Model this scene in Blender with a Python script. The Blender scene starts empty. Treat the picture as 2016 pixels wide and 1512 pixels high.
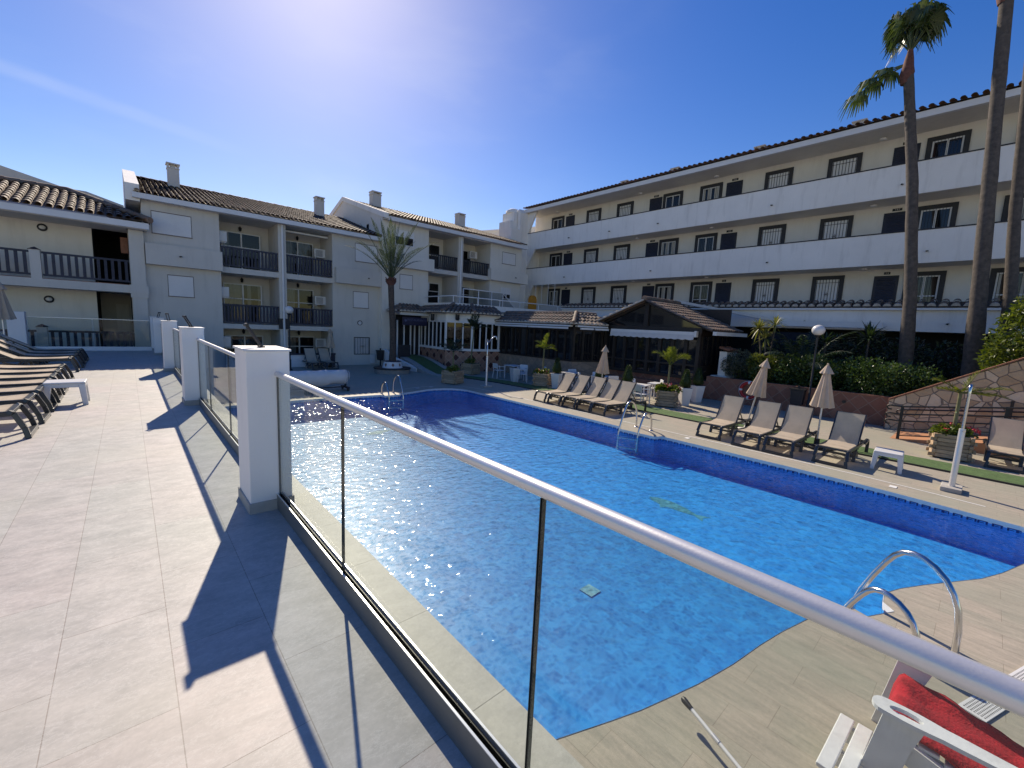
import bpy, bmesh, math, random
from mathutils import Vector, Matrix, noise
R = math.radians
S = 1.17                                   # working units -> metres, applied at the end
C = bpy.context.scene.collection
scene = bpy.context.scene
# ------------------------------------------------------------------ camera, sky, sun, exposure
cd = bpy.data.cameras.new('camera'); cam = bpy.data.objects.new('camera', cd); C.objects.link(cam)
yaw, pit, rol = .734939, .133017, .0477854
f_ = Vector((math.sin(yaw)*math.cos(pit), math.cos(yaw)*math.cos(pit), -math.sin(pit)))
r_ = Vector((math.cos(yaw), -math.sin(yaw), 0)); u_ = r_.cross(f_)
r2 = r_*math.cos(rol)+u_*math.sin(rol); u2 = -r_*math.sin(rol)+u_*math.cos(rol)
m = Matrix((r2, u2, -f_)).transposed().to_4x4(); m.translation = Vector((0, 0, 2.42))*S
cam.matrix_world = m
cd.sensor_width = 36; cd.lens = 838.658/2016*36; cd.clip_start = .05; cd.clip_end = 2000
scene.camera = cam
SUN = Vector((.515, 1.62, 1.30)).normalized()
EL = math.asin(SUN.z); AZ = math.atan2(SUN.x, SUN.y)
w = bpy.data.worlds.new('World'); scene.world = w; w.use_nodes = True
wn = w.node_tree.nodes; wl = w.node_tree.links
sky = wn.new('ShaderNodeTexSky'); sky.sky_type = 'NISHITA'; sky.sun_disc = False
sky.sun_elevation = EL; sky.sun_rotation = AZ; sky.air_density = 1.0; sky.dust_density = .24; sky.ozone_density = 2.2; sky.altitude = 0
hs = wn.new('ShaderNodeHueSaturation'); hs.inputs['Saturation'].default_value = 1.45; hs.inputs['Hue'].default_value = .521; hs.inputs['Value'].default_value = 1.32
wl.new(sky.outputs[0], hs.inputs['Color'])
# one old contrail and a breath of cirrus round the sun, fixed in world directions
tc = wn.new('ShaderNodeTexCoord')
def vdot(v):
    x = wn.new('ShaderNodeVectorMath'); x.operation = 'DOT_PRODUCT'; x.inputs[1].default_value = v; wl.new(tc.outputs['Generated'], x.inputs[0]); return x.outputs['Value']
def wmath(op, a, b=0., clamp=False):
    x = wn.new('ShaderNodeMath'); x.operation = op; x.use_clamp = clamp
    for i, v in enumerate((a, b)):
        if hasattr(v, 'is_linked'): wl.new(v, x.inputs[i])
        else: x.inputs[i].default_value = v
    return x.outputs[0]
def wmap(v, a, b, c, d):
    x = wn.new('ShaderNodeMapRange'); x.interpolation_type = 'SMOOTHSTEP'; wl.new(v, x.inputs['Value'])
    for k, q in zip(('From Min', 'From Max', 'To Min', 'To Max'), (a, b, c, d)): x.inputs[k].default_value = q
    return x.outputs[0]
mp = wn.new('ShaderNodeMapping'); mp.inputs['Scale'].default_value = (3, 3, 9); nz = wn.new('ShaderNodeTexNoise'); nz.inputs['Scale'].default_value = 2.; nz.inputs['Detail'].default_value = 6
wl.new(tc.outputs['Generated'], mp.inputs[0]); wl.new(mp.outputs[0], nz.inputs['Vector'])
off = wmath('ADD', vdot((-.0866, .3076, -.9476)), wmath('MULTIPLY', wmath('SUBTRACT', nz.outputs[0], .5), .012))
trail = wmath('MULTIPLY', wmap(wmath('ABSOLUTE', off), .002, .014, 1., 0.), wmap(vdot((-.08, .945, .30)), .955, .99, 0., 1.))
cir = wmath('MULTIPLY', wmap(nz.outputs[0], .45, .8, 0., 1.), wmap(vdot(SUN), .80, .96, 0., .5))
fac = wmath('ADD', wmath('MULTIPLY', trail, wmath('MULTIPLY', nz.outputs[0], .13)), wmath('MULTIPLY', cir, .12), True)
mx = wn.new('ShaderNodeMix'); mx.data_type = 'RGBA'; mx.inputs[7].default_value = (9, 10, 11.5, 1)
wl.new(fac, mx.inputs[0]); wl.new(hs.outputs[0], mx.inputs[6])
bg = wn['Background']; wl.new(mx.outputs[2], bg.inputs[0]); bg.inputs[1].default_value = .075
sd = bpy.data.lights.new('sun', 'SUN'); sd.energy = 3.55; sd.angle = R(.53); sd.color = (1, .98, .955)
so = bpy.data.objects.new('sun', sd); C.objects.link(so); so.rotation_euler = SUN.to_track_quat('Z', 'Y').to_euler(); so.location = (0, 0, 40)
vs = scene.view_settings; vs.view_transform = 'Standard'; vs.look = 'None'; vs.exposure = .62; vs.gamma = 1
vs.use_white_balance = True; vs.white_balance_temperature = 8100; vs.white_balance_tint = 10
scene.render.engine = 'CYCLES'
scene.cycles.transparent_max_bounces = 24; scene.cycles.max_bounces = 10; scene.cycles.glossy_bounces = 5

# ------------------------------------------------------------------ node helpers and materials
def nodes(name):
    M = bpy.data.materials.new(name); M.use_nodes = True
    return M, M.node_tree.nodes, M.node_tree.links, M.node_tree.nodes['Principled BSDF']
def N(n, t, **k):
    x = n.new('ShaderNode'+t)
    for a, b in k.items():
        if a in x.bl_rna.properties: setattr(x, a, b)
        else: x.inputs[a.replace('_', ' ')].default_value = b
    return x
def mixc(n, l, fac, a, b, bt='MIX'):
    x = n.new('ShaderNodeMix'); x.data_type = 'RGBA'; x.blend_type = bt
    for i, v in ((0, fac), (6, a), (7, b)):
        if hasattr(v, 'is_linked'): l.new(v, x.inputs[i])
        else: x.inputs[i].default_value = v if i == 0 else (*v, 1)[:4]
    return x.outputs[2]
def math_(n, l, op, a, b=0., c=None):
    x = n.new('ShaderNodeMath'); x.operation = op
    for i, v in enumerate((a, b) if c is None else (a, b, c)):
        if hasattr(v, 'is_linked'): l.new(v, x.inputs[i])
        else: x.inputs[i].default_value = v
    return x.outputs[0]
def ramp(n, l, v, p0, p1, c0=(0, 0, 0, 1), c1=(1, 1, 1, 1)):
    x = n.new('ShaderNodeValToRGB'); e = x.color_ramp.elements
    e[0].position, e[1].position = p0, p1; e[0].color, e[1].color = c0, c1
    l.new(v, x.inputs[0]); return x.outputs[0]
def ocoord(n, l, scale=(1, 1, 1), rot=(0, 0, 0), loc=(0, 0, 0)):
    t = n.new('ShaderNodeTexCoord'); mp = n.new('ShaderNodeMapping')
    mp.inputs['Scale'].default_value = scale; mp.inputs['Rotation'].default_value = rot; mp.inputs['Location'].default_value = loc
    l.new(t.outputs['Object'], mp.inputs[0]); return mp.outputs[0]
def noise_(n, l, vec, scale, detail=4, rough=.5):
    x = n.new('ShaderNodeTexNoise'); x.inputs['Scale'].default_value = scale; x.inputs['Detail'].default_value = detail; x.inputs['Roughness'].default_value = rough
    l.new(vec, x.inputs['Vector']); return x.outputs[0]
def bump(n, l, h, b, s=.2, d=.01):
    x = n.new('ShaderNodeBump'); x.inputs['Strength'].default_value = s; x.inputs['Distance'].default_value = d
    l.new(h, x.inputs['Height']); l.new(x.outputs[0], b.inputs['Normal']); return x
def mk(name, col, rough=.6, var=.1, scale=3, bs=0., bscale=60, metal=0., spec=.5, stain=None, island=0.):
    M, n, l, b = nodes(name)
    v = ocoord(n, l); nn = noise_(n, l, v, scale, 5, .6)
    lo = tuple(max(0, c*(1-var)) for c in col); hi = tuple(min(1, c*(1+var)) for c in col)
    c = mixc(n, l, ramp(n, l, nn, .3, .7), lo, hi)
    if stain:                               # weathering streaks running down a wall
        v2 = ocoord(n, l, (1.6, 1.6, .22)); s2 = noise_(n, l, v2, 2.2, 6, .65)
        c = mixc(n, l, math_(n, l, 'MULTIPLY', ramp(n, l, s2, .52, .8), stain[3]), c, stain[:3])
    if island:
        g = n.new('ShaderNodeNewGeometry')
        c = mixc(n, l, 1., c, ramp(n, l, g.outputs['Random Per Island'], 0, 1, (1-island,)*3+(1,), (1+island,)*3+(1,)), 'MULTIPLY')
    l.new(c, b.inputs['Base Color']); b.inputs['Roughness'].default_value = rough; b.inputs['Metallic'].default_value = metal
    b.inputs['Specular IOR Level'].default_value = spec
    if bs: bump(n, l, noise_(n, l, v, bscale, 3), b, bs, .01)
    return M
MA = {}
MA['stucco'] = mk('stucco', (.62, .58, .52), .85, .05, .8, .25, 45, stain=(.36, .33, .29, .35))
MA['stucco_white'] = mk('stucco_white', (.86, .815, .755), .85, .05, .7, .25, 45, stain=(.50, .46, .41, .5))
MA['stucco_cream'] = mk('stucco_cream', (.73, .685, .61), .85, .05, .8, .25, 45, stain=(.45, .40, .33, .3))
MA['post_white'] = mk('post_white', (.87, .82, .78), .7, .03, 1.5, .12, 70, stain=(.6, .56, .52, .25))
MA['trim_white'] = mk('trim_white', (.74, .73, .72), .55, .04, 2, .05, 60)
MA['navy_wood'] = mk('navy_wood', (.018, .022, .045), .55, .3, 8, .2, 40)
MA['charcoal'] = mk('charcoal', (.022, .022, .026), .6, .2, 6, .1, 50)
MA['door_navy'] = mk('door_navy', (.008, .010, .024), .5, .3, 7, .1, 50)
MA['black'] = mk('black_metal', (.015, .015, .016), .45, .2, 8)
MA['dark_wood'] = mk('dark_wood', (.022, .015, .012), .5, .3, 10, .15, 40)
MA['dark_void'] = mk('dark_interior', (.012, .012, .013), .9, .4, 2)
MA['shade_cloth'] = mk('shade_cloth', (.008, .013, .022), .9, .3, 4, .2, 30)
MA['steel'] = mk('stainless_steel', (.62, .61, .60), .2, .05, 10, 0, metal=1.)
MA['alu'] = mk('anodised_aluminium', (.72, .70, .69), .40, .03, 20, .04, 200, metal=.6)
MA['alu_grey'] = mk('grey_channel', (.22, .22, .21), .45, .06, 12, metal=.6)
MA['bright_lip'] = mk('channel_lip', (.8, .8, .8), .3, .03, 12, metal=.7)
MA['white_plastic'] = mk('white_plastic', (.72, .71, .70), .35, .04, 4, .02, 30)
MA['pot_white'] = mk('pot_white', (.70, .69, .67), .5, .06, 3, .04, 30)
MA['resin'] = mk('charcoal_resin', (.035, .038, .042), .3, .2, 6, .03, 40)
MA['sling'] = mk('beige_sling', (.80, .66, .505), .75, .10, 3, .25, 160, stain=(.30, .25, .19, .35))
MA['canvas'] = mk('beige_canvas', (.66, .53, .41), .85, .08, 5, .2, 80)
MA['canvas_white'] = mk('white_canvas', (.62, .61, .60), .85, .06, 5, .1, 80)
MA['red_towel'] = mk('red_towel', (.42, .010, .020), .95, .35, 11, .8, 70)
MA['red_ring'] = mk('red_ring', (.55, .03, .025), .5, .1, 5)
MA['white_paint_worn'] = mk('worn_white_paint', (.74, .74, .73), .6, .06, 10, .15, 40, stain=(.35, .33, .31, .5))
MA['globe'] = mk('opal_globe', (.72, .70, .68), .25, .03, 3)
MA['concrete'] = mk('concrete', (.42, .39, .35), .85, .15, 7, .2, 50)
MA['soil'] = mk('soil', (.05, .035, .025), .95, .3, 6, .5, 20)
MA['terracotta'] = mk('terracotta', (.30, .13, .08), .8, .2, 6, .1, 40)
MA['orange'] = mk('orange_plastic', (.55, .22, .02), .5, .15, 6)
MA['curtain'] = mk('curtain', (.5, .47, .42), .9, .1, 6)
MA['trunk_fan'] = mk('fan_palm_bark', (.085, .070, .060), .9, .35, 9, .8, 22)
MA['trunk_date'] = mk('date_palm_bark', (.085, .062, .05), .9, .4, 14, .9, 18)
MA['trunk_thin'] = mk('green_stem', (.16, .15, .07), .7, .4, 12, .3, 30)
MA['boot'] = mk('old_leaf_bases', (.13, .05, .035), .85, .4, 12, .5, 20)
MA['tile_edge'] = mk('mortar_plug', (.55, .50, .44), .85, .25, 9, .1, 40)
MA['flower_red'] = mk('geranium_red', (.55, .03, .05), .6, .3, 10, island=.35)
MA['flower_pink'] = mk('geranium_pink', (.65, .12, .14), .6, .3, 10, island=.35)
MA['white_mark'] = mk('white_mark', (.75, .74, .70), .7, .05, 10)
MA['key_blue'] = mk('waterline_blue', (.015, .03, .14), .25, .3, 20)
MA['salt_blue'] = mk('sign_navy', (.012, .014, .05), .4, .2, 6)
MA['sign_text'] = mk('sign_lettering', (.10, .11, .20), .5, .1, 6)
MA['brick_ring'] = mk('pale_brick_ring', (.33, .29, .25), .85, .15, 14, .3, 30)
MA['turf'] = mk('green_turf', (.085, .15, .05), .95, .25, 9, .9, 160)
MA['mosaic'] = mk('fish_mosaic', (.05, .27, .34), .4, .5, 14)
MA['drain'] = mk('drain_cover', (.16, .42, .50), .5, .3, 20)
MA['sill_recess_shade'] = mk('sill_recess_shade_paint', (.20, .165, .15), .8, .1, 6)  # brown sill tone; on the side and top strips it paints recess shade
MA['orange_tile'] = None
def thin_cloth(name, k):                      # woven mesh lets some light through
    M = MA[name]; n, l = M.node_tree.nodes, M.node_tree.links; b = n['Principled BSDF']; t = n.new('ShaderNodeBsdfTranslucent')
    l.new(b.inputs['Base Color'].links[0].from_socket, t.inputs[0]); ms = n.new('ShaderNodeMixShader'); ms.inputs[0].default_value = k
    l.new(b.outputs[0], ms.inputs[1]); l.new(t.outputs[0], ms.inputs[2]); l.new(ms.outputs[0], n['Material Output'].inputs[0])
thin_cloth('sling', .48); thin_cloth('canvas', .35)
def leafmat(name, c1, c2, rough=.45, trans=.25):
    M, n, l, b = nodes(name)
    g = n.new('ShaderNodeNewGeometry'); c = mixc(n, l, ramp(n, l, g.outputs['Random Per Island'], .0, 1.), c1, c2)
    l.new(c, b.inputs['Base Color']); b.inputs['Roughness'].default_value = rough
    t = n.new('ShaderNodeBsdfTranslucent'); c2_ = mixc(n, l, 1., c, (1.2, 1.25, .5), 'MULTIPLY'); l.new(c2_, t.inputs[0])
    ms = n.new('ShaderNodeMixShader'); ms.inputs[0].default_value = trans
    l.new(b.outputs[0], ms.inputs[1]); l.new(t.outputs[0], ms.inputs[2]); l.new(ms.outputs[0], n['Material Output'].inputs[0])
    return M
MA['leaf_hedge'] = leafmat('hedge_leaf', (.022, .052, .014), (.085, .14, .04), .3)
MA['leaf_bright'] = leafmat('bright_leaf', (.06, .10, .015), (.17, .20, .04), .4, .3)
MA['leaf_silver'] = leafmat('silver_leaf', (.06, .075, .05), (.14, .16, .12), .6)
MA['leaf_yellow'] = leafmat('yellow_leaf', (.07, .10, .015), (.20, .21, .05), .45, .3)
MA['leaf_date'] = leafmat('date_leaf', (.045, .07, .03), (.12, .14, .06), .4, .2)
MA['leaf_fan'] = leafmat('fan_leaf', (.03, .06, .02), (.09, .12, .045), .3, .25)
MA['leaf_pot'] = leafmat('areca_leaf', (.06, .10, .015), (.20, .21, .04), .4, .4)
MA['leaf_cone'] = leafmat('topiary_leaf', (.015, .035, .010), (.05, .085, .022), .5)
MA['leaf_dark'] = leafmat('dark_frond', (.012, .028, .014), (.035, .06, .03), .4)
MA['leaf_stripe'] = leafmat('striped_leaf', (.13, .15, .04), (.32, .30, .12), .4, .3)

def tile_floor():
    M, n, l, b = nodes('terrace_tile')
    v = ocoord(n, l, rot=(0, 0, R(90)), loc=(.42, -.07, 0))
    br = N(n, 'TexBrick', offset=.5); l.new(v, br.inputs['Vector'])
    for k, x in (('Scale', 1.), ('Mortar Size', .0019), ('Mortar Smooth', .1), ('Brick Width', .765), ('Row Height', .38), ('Bias', 0.)): br.inputs[k].default_value = x
    br.inputs['Color1'].default_value = (.475, .44, .42, 1); br.inputs['Color2'].default_value = (.445, .44, .415, 1); br.inputs['Mortar'].default_value = (.26, .23, .21, 1)
    v2 = ocoord(n, l, (1.6, 2.5, 1), (0, 0, R(50))); s = noise_(n, l, v2, 3.2, 10, .72)
    c = mixc(n, l, 1., br.outputs[0], ramp(n, l, s, .30, .70, (.70, .71, .71, 1), (1.14, 1.12, 1.10, 1)), 'MULTIPLY')
    c = mixc(n, l, 1., c, ramp(n, l, noise_(n, l, ocoord(n, l), 38., 6, .75), .3, .7, (.90, .90, .90, 1), (1.08, 1.08, 1.07, 1)), 'MULTIPLY')
    c = mixc(n, l, 1., c, ramp(n, l, noise_(n, l, ocoord(n, l), .55, 3), .35, .65, (.93, .95, .94, 1), (1.05, 1.01, 1.0, 1)), 'MULTIPLY')
    v3 = ocoord(n, l, (2, 5, 1), (0, 0, R(30))); ve = noise_(n, l, v3, 1.7, 10, .75)
    vein = ramp(n, l, math_(n, l, 'ABSOLUTE', math_(n, l, 'SUBTRACT', ve, .5)), 0., .012, (1, 1, 1, 1), (0, 0, 0, 1))
    c = mixc(n, l, math_(n, l, 'MULTIPLY', vein, .5), c, (.66, .64, .60))
    bl = noise_(n, l, ocoord(n, l), .8, 3); c = mixc(n, l, math_(n, l, 'MULTIPLY', ramp(n, l, bl, .5, .75), .35), c, (.50, .46, .37))
    l.new(c, b.inputs['Base Color']); b.inputs['Roughness'].default_value = .55; b.inputs['Specular IOR Level'].default_value = .35
    h = math_(n, l, 'SUBTRACT', math_(n, l, 'MULTIPLY', s, .35), br.outputs[1]); bump(n, l, h, b, .35, .004)
    return M
MA['terrace'] = tile_floor()
def ledge_mat():
    M, n, l, b = nodes('ledge_tile')
    v = ocoord(n, l, rot=(0, 0, R(90)), loc=(-.10, .07, 0))
    br = N(n, 'TexBrick', offset=0.); l.new(v, br.inputs['Vector'])
    for k, x in (('Scale', 1.), ('Mortar Size', .0022), ('Brick Width', .65), ('Row Height', 5.)): br.inputs[k].default_value = x
    br.inputs['Color1'].default_value = (.47, .46, .41, 1); br.inputs['Color2'].default_value = (.44, .43, .39, 1); br.inputs['Mortar'].default_value = (.14, .13, .12, 1)
    v2 = ocoord(n, l, (1.8, 2.8, 1), (0, 0, R(-30))); s = noise_(n, l, v2, 3.2, 10, .72)
    c = mixc(n, l, 1., br.outputs[0], ramp(n, l, s, .3, .7, (.80, .80, .79, 1), (1.10, 1.09, 1.07, 1)), 'MULTIPLY')
    c = mixc(n, l, 1., c, ramp(n, l, noise_(n, l, ocoord(n, l), 38., 6, .75), .3, .7, (.9, .9, .9, 1), (1.08, 1.08, 1.07, 1)), 'MULTIPLY')
    ve = noise_(n, l, ocoord(n, l, (2, 4, 1), (0, 0, R(-25)), (3, 1, 0)), 1.9, 10, .75)
    vein = ramp(n, l, math_(n, l, 'ABSOLUTE', math_(n, l, 'SUBTRACT', ve, .5)), 0., .01, (1, 1, 1, 1), (0, 0, 0, 1))
    c = mixc(n, l, math_(n, l, 'MULTIPLY', vein, .3), c, (.66, .64, .60))
    l.new(c, b.inputs['Base Color']); b.inputs['Roughness'].default_value = .55; bump(n, l, s, b, .15, .004)
    return M
MA['ledge'] = ledge_mat()
def deck_mat():
    M, n, l, b = nodes('deck_tile')
    v = ocoord(n, l, rot=(0, 0, R(90)))
    br = N(n, 'TexBrick', offset=.37); l.new(v, br.inputs['Vector'])
    for k, x in (('Scale', 1.), ('Mortar Size', .0018), ('Brick Width', .62), ('Row Height', .26)): br.inputs[k].default_value = x
    br.inputs['Color1'].default_value = (.45, .39, .325, 1); br.inputs['Color2'].default_value = (.41, .375, .31, 1); br.inputs['Mortar'].default_value = (.30, .255, .205, 1)
    v2 = ocoord(n, l, (6, 1.0, 1), (0, 0, R(8))); s = noise_(n, l, v2, 3., 10, .74)
    c = mixc(n, l, 1., br.outputs[0], ramp(n, l, s, .3, .7, (.66, .69, .67, 1), (1.16, 1.13, 1.09, 1)), 'MULTIPLY')
    c = mixc(n, l, 1., c, ramp(n, l, noise_(n, l, ocoord(n, l), 45., 6, .75), .3, .7, (.88, .88, .87, 1), (1.10, 1.09, 1.08, 1)), 'MULTIPLY')
    bl = noise_(n, l, ocoord(n, l), .9, 4); c = mixc(n, l, math_(n, l, 'MULTIPLY', ramp(n, l, bl, .46, .66), .55), c, (.33, .335, .26))
    l.new(c, b.inputs['Base Color']); b.inputs['Roughness'].default_value = .6; b.inputs['Specular IOR Level'].default_value = .3
    h = math_(n, l, 'SUBTRACT', math_(n, l, 'MULTIPLY', s, .4), br.outputs[1]); bump(n, l, h, b, .3, .004)
    return M
MA['deck'] = deck_mat()
def pool_mat():
    M, n, l, b = nodes('pool_mosaic')
    v = ocoord(n, l)
    vo = N(n, 'TexVoronoi', feature='F1', distance='CHEBYCHEV'); vo.inputs['Scale'].default_value = 9.; vo.inputs['Randomness'].default_value = .25; l.new(v, vo.inputs['Vector'])
    c = mixc(n, l, vo.outputs['Color'], (.001, .215, .56), (.004, .335, .76))
    l.new(c, b.inputs['Base Color']); b.inputs['Roughness'].default_value = .4
    return M
MA['pool'] = pool_mat()
def two_sided(n, l, fr, ior):                # same reflectance from either side of a face
    g = n.new('ShaderNodeNewGeometry'); mr = n.new('ShaderNodeMapRange'); mr.inputs['To Min'].default_value = ior; mr.inputs['To Max'].default_value = 1/ior
    l.new(g.outputs['Backfacing'], mr.inputs['Value']); l.new(mr.outputs[0], fr.inputs['IOR'])
def water_mat():
    M, n, l, b = nodes('pool_water'); n.remove(b)
    v = ocoord(n, l)
    h1 = noise_(n, l, ocoord(n, l, (1., 1.35, 1), (0, 0, R(20))), 7.5, 1, .4); h2 = noise_(n, l, v, 1.7, 1, .5); h3 = noise_(n, l, v, 12., 0, .5)
    h = math_(n, l, 'ADD', math_(n, l, 'ADD', h1, math_(n, l, 'MULTIPLY', h2, .8)), math_(n, l, 'MULTIPLY', h3, .18))
    bp = N(n, 'Bump'); bp.inputs['Strength'].default_value = 1.; bp.inputs['Distance'].default_value = .040; l.new(h, bp.inputs['Height'])
    gl = N(n, 'BsdfGlossy'); gl.inputs['Roughness'].default_value = .085; l.new(bp.outputs[0], gl.inputs['Normal'])
    fr = N(n, 'Fresnel'); two_sided(n, l, fr, 1.33); l.new(bp.outputs[0], fr.inputs['Normal'])
    # caustic light painted as a cell tint in the water's transparent colour
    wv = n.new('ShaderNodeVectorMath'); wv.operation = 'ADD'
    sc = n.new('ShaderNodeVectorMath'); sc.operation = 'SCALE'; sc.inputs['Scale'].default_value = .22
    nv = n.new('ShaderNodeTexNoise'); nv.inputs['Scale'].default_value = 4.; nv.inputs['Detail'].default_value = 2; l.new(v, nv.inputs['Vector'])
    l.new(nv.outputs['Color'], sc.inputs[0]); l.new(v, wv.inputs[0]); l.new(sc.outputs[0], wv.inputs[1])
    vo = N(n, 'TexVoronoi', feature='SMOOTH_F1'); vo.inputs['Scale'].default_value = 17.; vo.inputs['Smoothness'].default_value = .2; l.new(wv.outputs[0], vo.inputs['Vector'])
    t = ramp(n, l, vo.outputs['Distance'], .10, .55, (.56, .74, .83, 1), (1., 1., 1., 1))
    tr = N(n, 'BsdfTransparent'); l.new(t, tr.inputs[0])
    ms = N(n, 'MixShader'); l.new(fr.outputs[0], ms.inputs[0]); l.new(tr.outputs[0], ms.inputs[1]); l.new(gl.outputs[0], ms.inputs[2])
    l.new(ms.outputs[0], n['Material Output'].inputs[0])
    return M
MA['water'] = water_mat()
def glass_mat(name, tint, rough=.0, refl=1.):
    M, n, l, b = nodes(name); n.remove(b)
    gl = N(n, 'BsdfGlossy'); gl.inputs['Roughness'].default_value = rough
    fr = N(n, 'Fresnel'); two_sided(n, l, fr, 1.45)
    tr = N(n, 'BsdfTransparent'); tr.inputs[0].default_value = (*tint, 1)
    wob = noise_(n, l, ocoord(n, l), 1.2, 2); tn = mixc(n, l, ramp(n, l, wob, .3, .7), tint, tuple(c*.985 for c in tint)); l.new(tn, tr.inputs[0])
    ms = N(n, 'MixShader'); l.new(math_(n, l, 'MULTIPLY', fr.outputs[0], refl), ms.inputs[0]); l.new(tr.outputs[0], ms.inputs[1]); l.new(gl.outputs[0], ms.inputs[2])
    l.new(ms.outputs[0], n['Material Output'].inputs[0]); return M
MA['glass'] = glass_mat('fence_glass', (.865, .90, .885), 0., .7)
MA['glass_edge'] = mk('glass_edge', (.012, .022, .02), .15, .1, 5)
MA['win_glass'] = glass_mat('window_glass', (.55, .57, .58))
MA['dark_glass'] = mk('dark_pane', (.012, .013, .016), .04, .1, 2, spec=.6)
def roof_mat():
    M, n, l, b = nodes('clay_roof_tile')
    v = ocoord(n, l); g = n.new('ShaderNodeNewGeometry')
    c = mixc(n, l, g.outputs['Random Per Island'], (.13, .078, .055), (.33, .20, .135))
    c = mixc(n, l, ramp(n, l, noise_(n, l, v, 5., 6, .7), .42, .62), c, (.13, .115, .095))
    c = mixc(n, l, math_(n, l, 'MULTIPLY', ramp(n, l, noise_(n, l, v, 22., 4, .6), .6, .75), .6), c, (.30, .28, .23))
    l.new(c, b.inputs['Base Color']); b.inputs['Roughness'].default_value = .75; bump(n, l, noise_(n, l, v, 40., 3), b, .3, .01); return M
MA['roof'] = roof_mat()
def stone_mat():
    M, n, l, b = nodes('crazy_paving_stone')
    v = ocoord(n, l, (1, 1, 1)); wv = n.new('ShaderNodeVectorMath'); wv.operation = 'ADD'
    sc = n.new('ShaderNodeVectorMath'); sc.operation = 'SCALE'; sc.inputs['Scale'].default_value = .12
    nv = n.new('ShaderNodeTexNoise'); nv.inputs['Scale'].default_value = 2.; l.new(v, nv.inputs['Vector']); l.new(nv.outputs['Color'], sc.inputs[0]); l.new(v, wv.inputs[0]); l.new(sc.outputs[0], wv.inputs[1])
    e = N(n, 'TexVoronoi', feature='DISTANCE_TO_EDGE'); e.inputs['Scale'].default_value = 3.6; l.new(wv.outputs[0], e.inputs['Vector'])
    f = N(n, 'TexVoronoi', feature='F1'); f.inputs['Scale'].default_value = 3.6; l.new(wv.outputs[0], f.inputs['Vector'])
    sp = n.new('ShaderNodeSeparateColor'); l.new(f.outputs['Color'], sp.inputs[0])
    c = mixc(n, l, sp.outputs[0], (.42, .29, .165), (.74, .61, .43))
    c = mixc(n, l, math_(n, l, 'MULTIPLY', ramp(n, l, noise_(n, l, v, 5., 6, .6), .4, .7), .5), c, (.60, .45, .28))
    mo = ramp(n, l, e.outputs['Distance'], .018, .035)
    c = mixc(n, l, mo, (.24, .20, .16), c)
    l.new(c, b.inputs['Base Color']); b.inputs['Roughness'].default_value = .8
    bump(n, l, math_(n, l, 'ADD', math_(n, l, 'MULTIPLY', mo, .8), math_(n, l, 'MULTIPLY', noise_(n, l, v, 9., 5), .6)), b, 1., .045); return M
MA['stone'] = stone_mat()
def diag_mat(name, c1, c2, mortar, size, axis, acc=None):
    # square tiles set on the diagonal; the pattern lies in the wall's own plane
    M, n, l, b = nodes(name); t = n.new('ShaderNodeTexCoord'); sp = n.new('ShaderNodeSeparateXYZ'); l.new(t.outputs['Object'], sp.inputs[0])
    if axis == 'y': a = sp.outputs[1]
    elif axis == 'x': a = sp.outputs[0]
    else: a = math_(n, l, 'MULTIPLY', math_(n, l, 'SUBTRACT', sp.outputs[0], sp.outputs[1]), .7071)
    z = math_(n, l, 'ADD', sp.outputs[2], 50.1)
    p = math_(n, l, 'MULTIPLY', math_(n, l, 'ADD', math_(n, l, 'ADD', a, 50.), z), .7071/size); q = math_(n, l, 'MULTIPLY', math_(n, l, 'SUBTRACT', z, a), .7071/size)
    q = math_(n, l, 'ADD', q, 300.)
    fp, fq = math_(n, l, 'FRACT', p), math_(n, l, 'FRACT', q); ip, iq = math_(n, l, 'FLOOR', p), math_(n, l, 'FLOOR', q)
    ed = math_(n, l, 'MINIMUM', math_(n, l, 'MINIMUM', fp, math_(n, l, 'SUBTRACT', 1., fp)), math_(n, l, 'MINIMUM', fq, math_(n, l, 'SUBTRACT', 1., fq)))
    cv = n.new('ShaderNodeCombineXYZ'); l.new(ip, cv.inputs[0]); l.new(iq, cv.inputs[1])
    wn_ = n.new('ShaderNodeTexWhiteNoise'); wn_.noise_dimensions = '3D'; l.new(cv.outputs[0], wn_.inputs['Vector'])
    c = mixc(n, l, wn_.outputs['Value'], c1, c2)
    if acc:
        odd = math_(n, l, 'MULTIPLY', math_(n, l, 'MODULO', ip, 2.), math_(n, l, 'MODULO', iq, 2.))
        c = mixc(n, l, math_(n, l, 'GREATER_THAN', odd, .5) if acc[3] else math_(n, l, 'GREATER_THAN', math_(n, l, 'ABSOLUTE', math_(n, l, 'SUBTRACT', math_(n, l, 'MODULO', ip, 2.), math_(n, l, 'MODULO', iq, 2.))), .5), c, acc[:3])
    c = mixc(n, l, 1., c, ramp(n, l, noise_(n, l, t.outputs['Object'], 7., 5, .6), .3, .7, (.8, .8, .8, 1), (1.12, 1.12, 1.12, 1)), 'MULTIPLY')
    mo = math_(n, l, 'GREATER_THAN', ed, .028)
    c = mixc(n, l, mo, mortar, c); l.new(c, b.inputs['Base Color']); b.inputs['Roughness'].default_value = .5
    bump(n, l, mo, b, .3, .005); return M
MA['red_diag'] = diag_mat('red_diagonal_tile', (.20, .075, .05), (.30, .13, .085), (.26, .17, .13), .34, 'y')
for ax in 'yxd':
    MA['diamond_'+ax] = diag_mat('diamond_tile_'+ax, (.36, .17, .115), (.42, .20, .14), (.50, .36, .27), .27, ax, (.075, .012, .012, 1))
MA['stone_diag'] = diag_mat('grey_diagonal_stone', (.30, .22, .165), (.40, .28, .20), (.22, .17, .14), .28, 'y')
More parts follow.
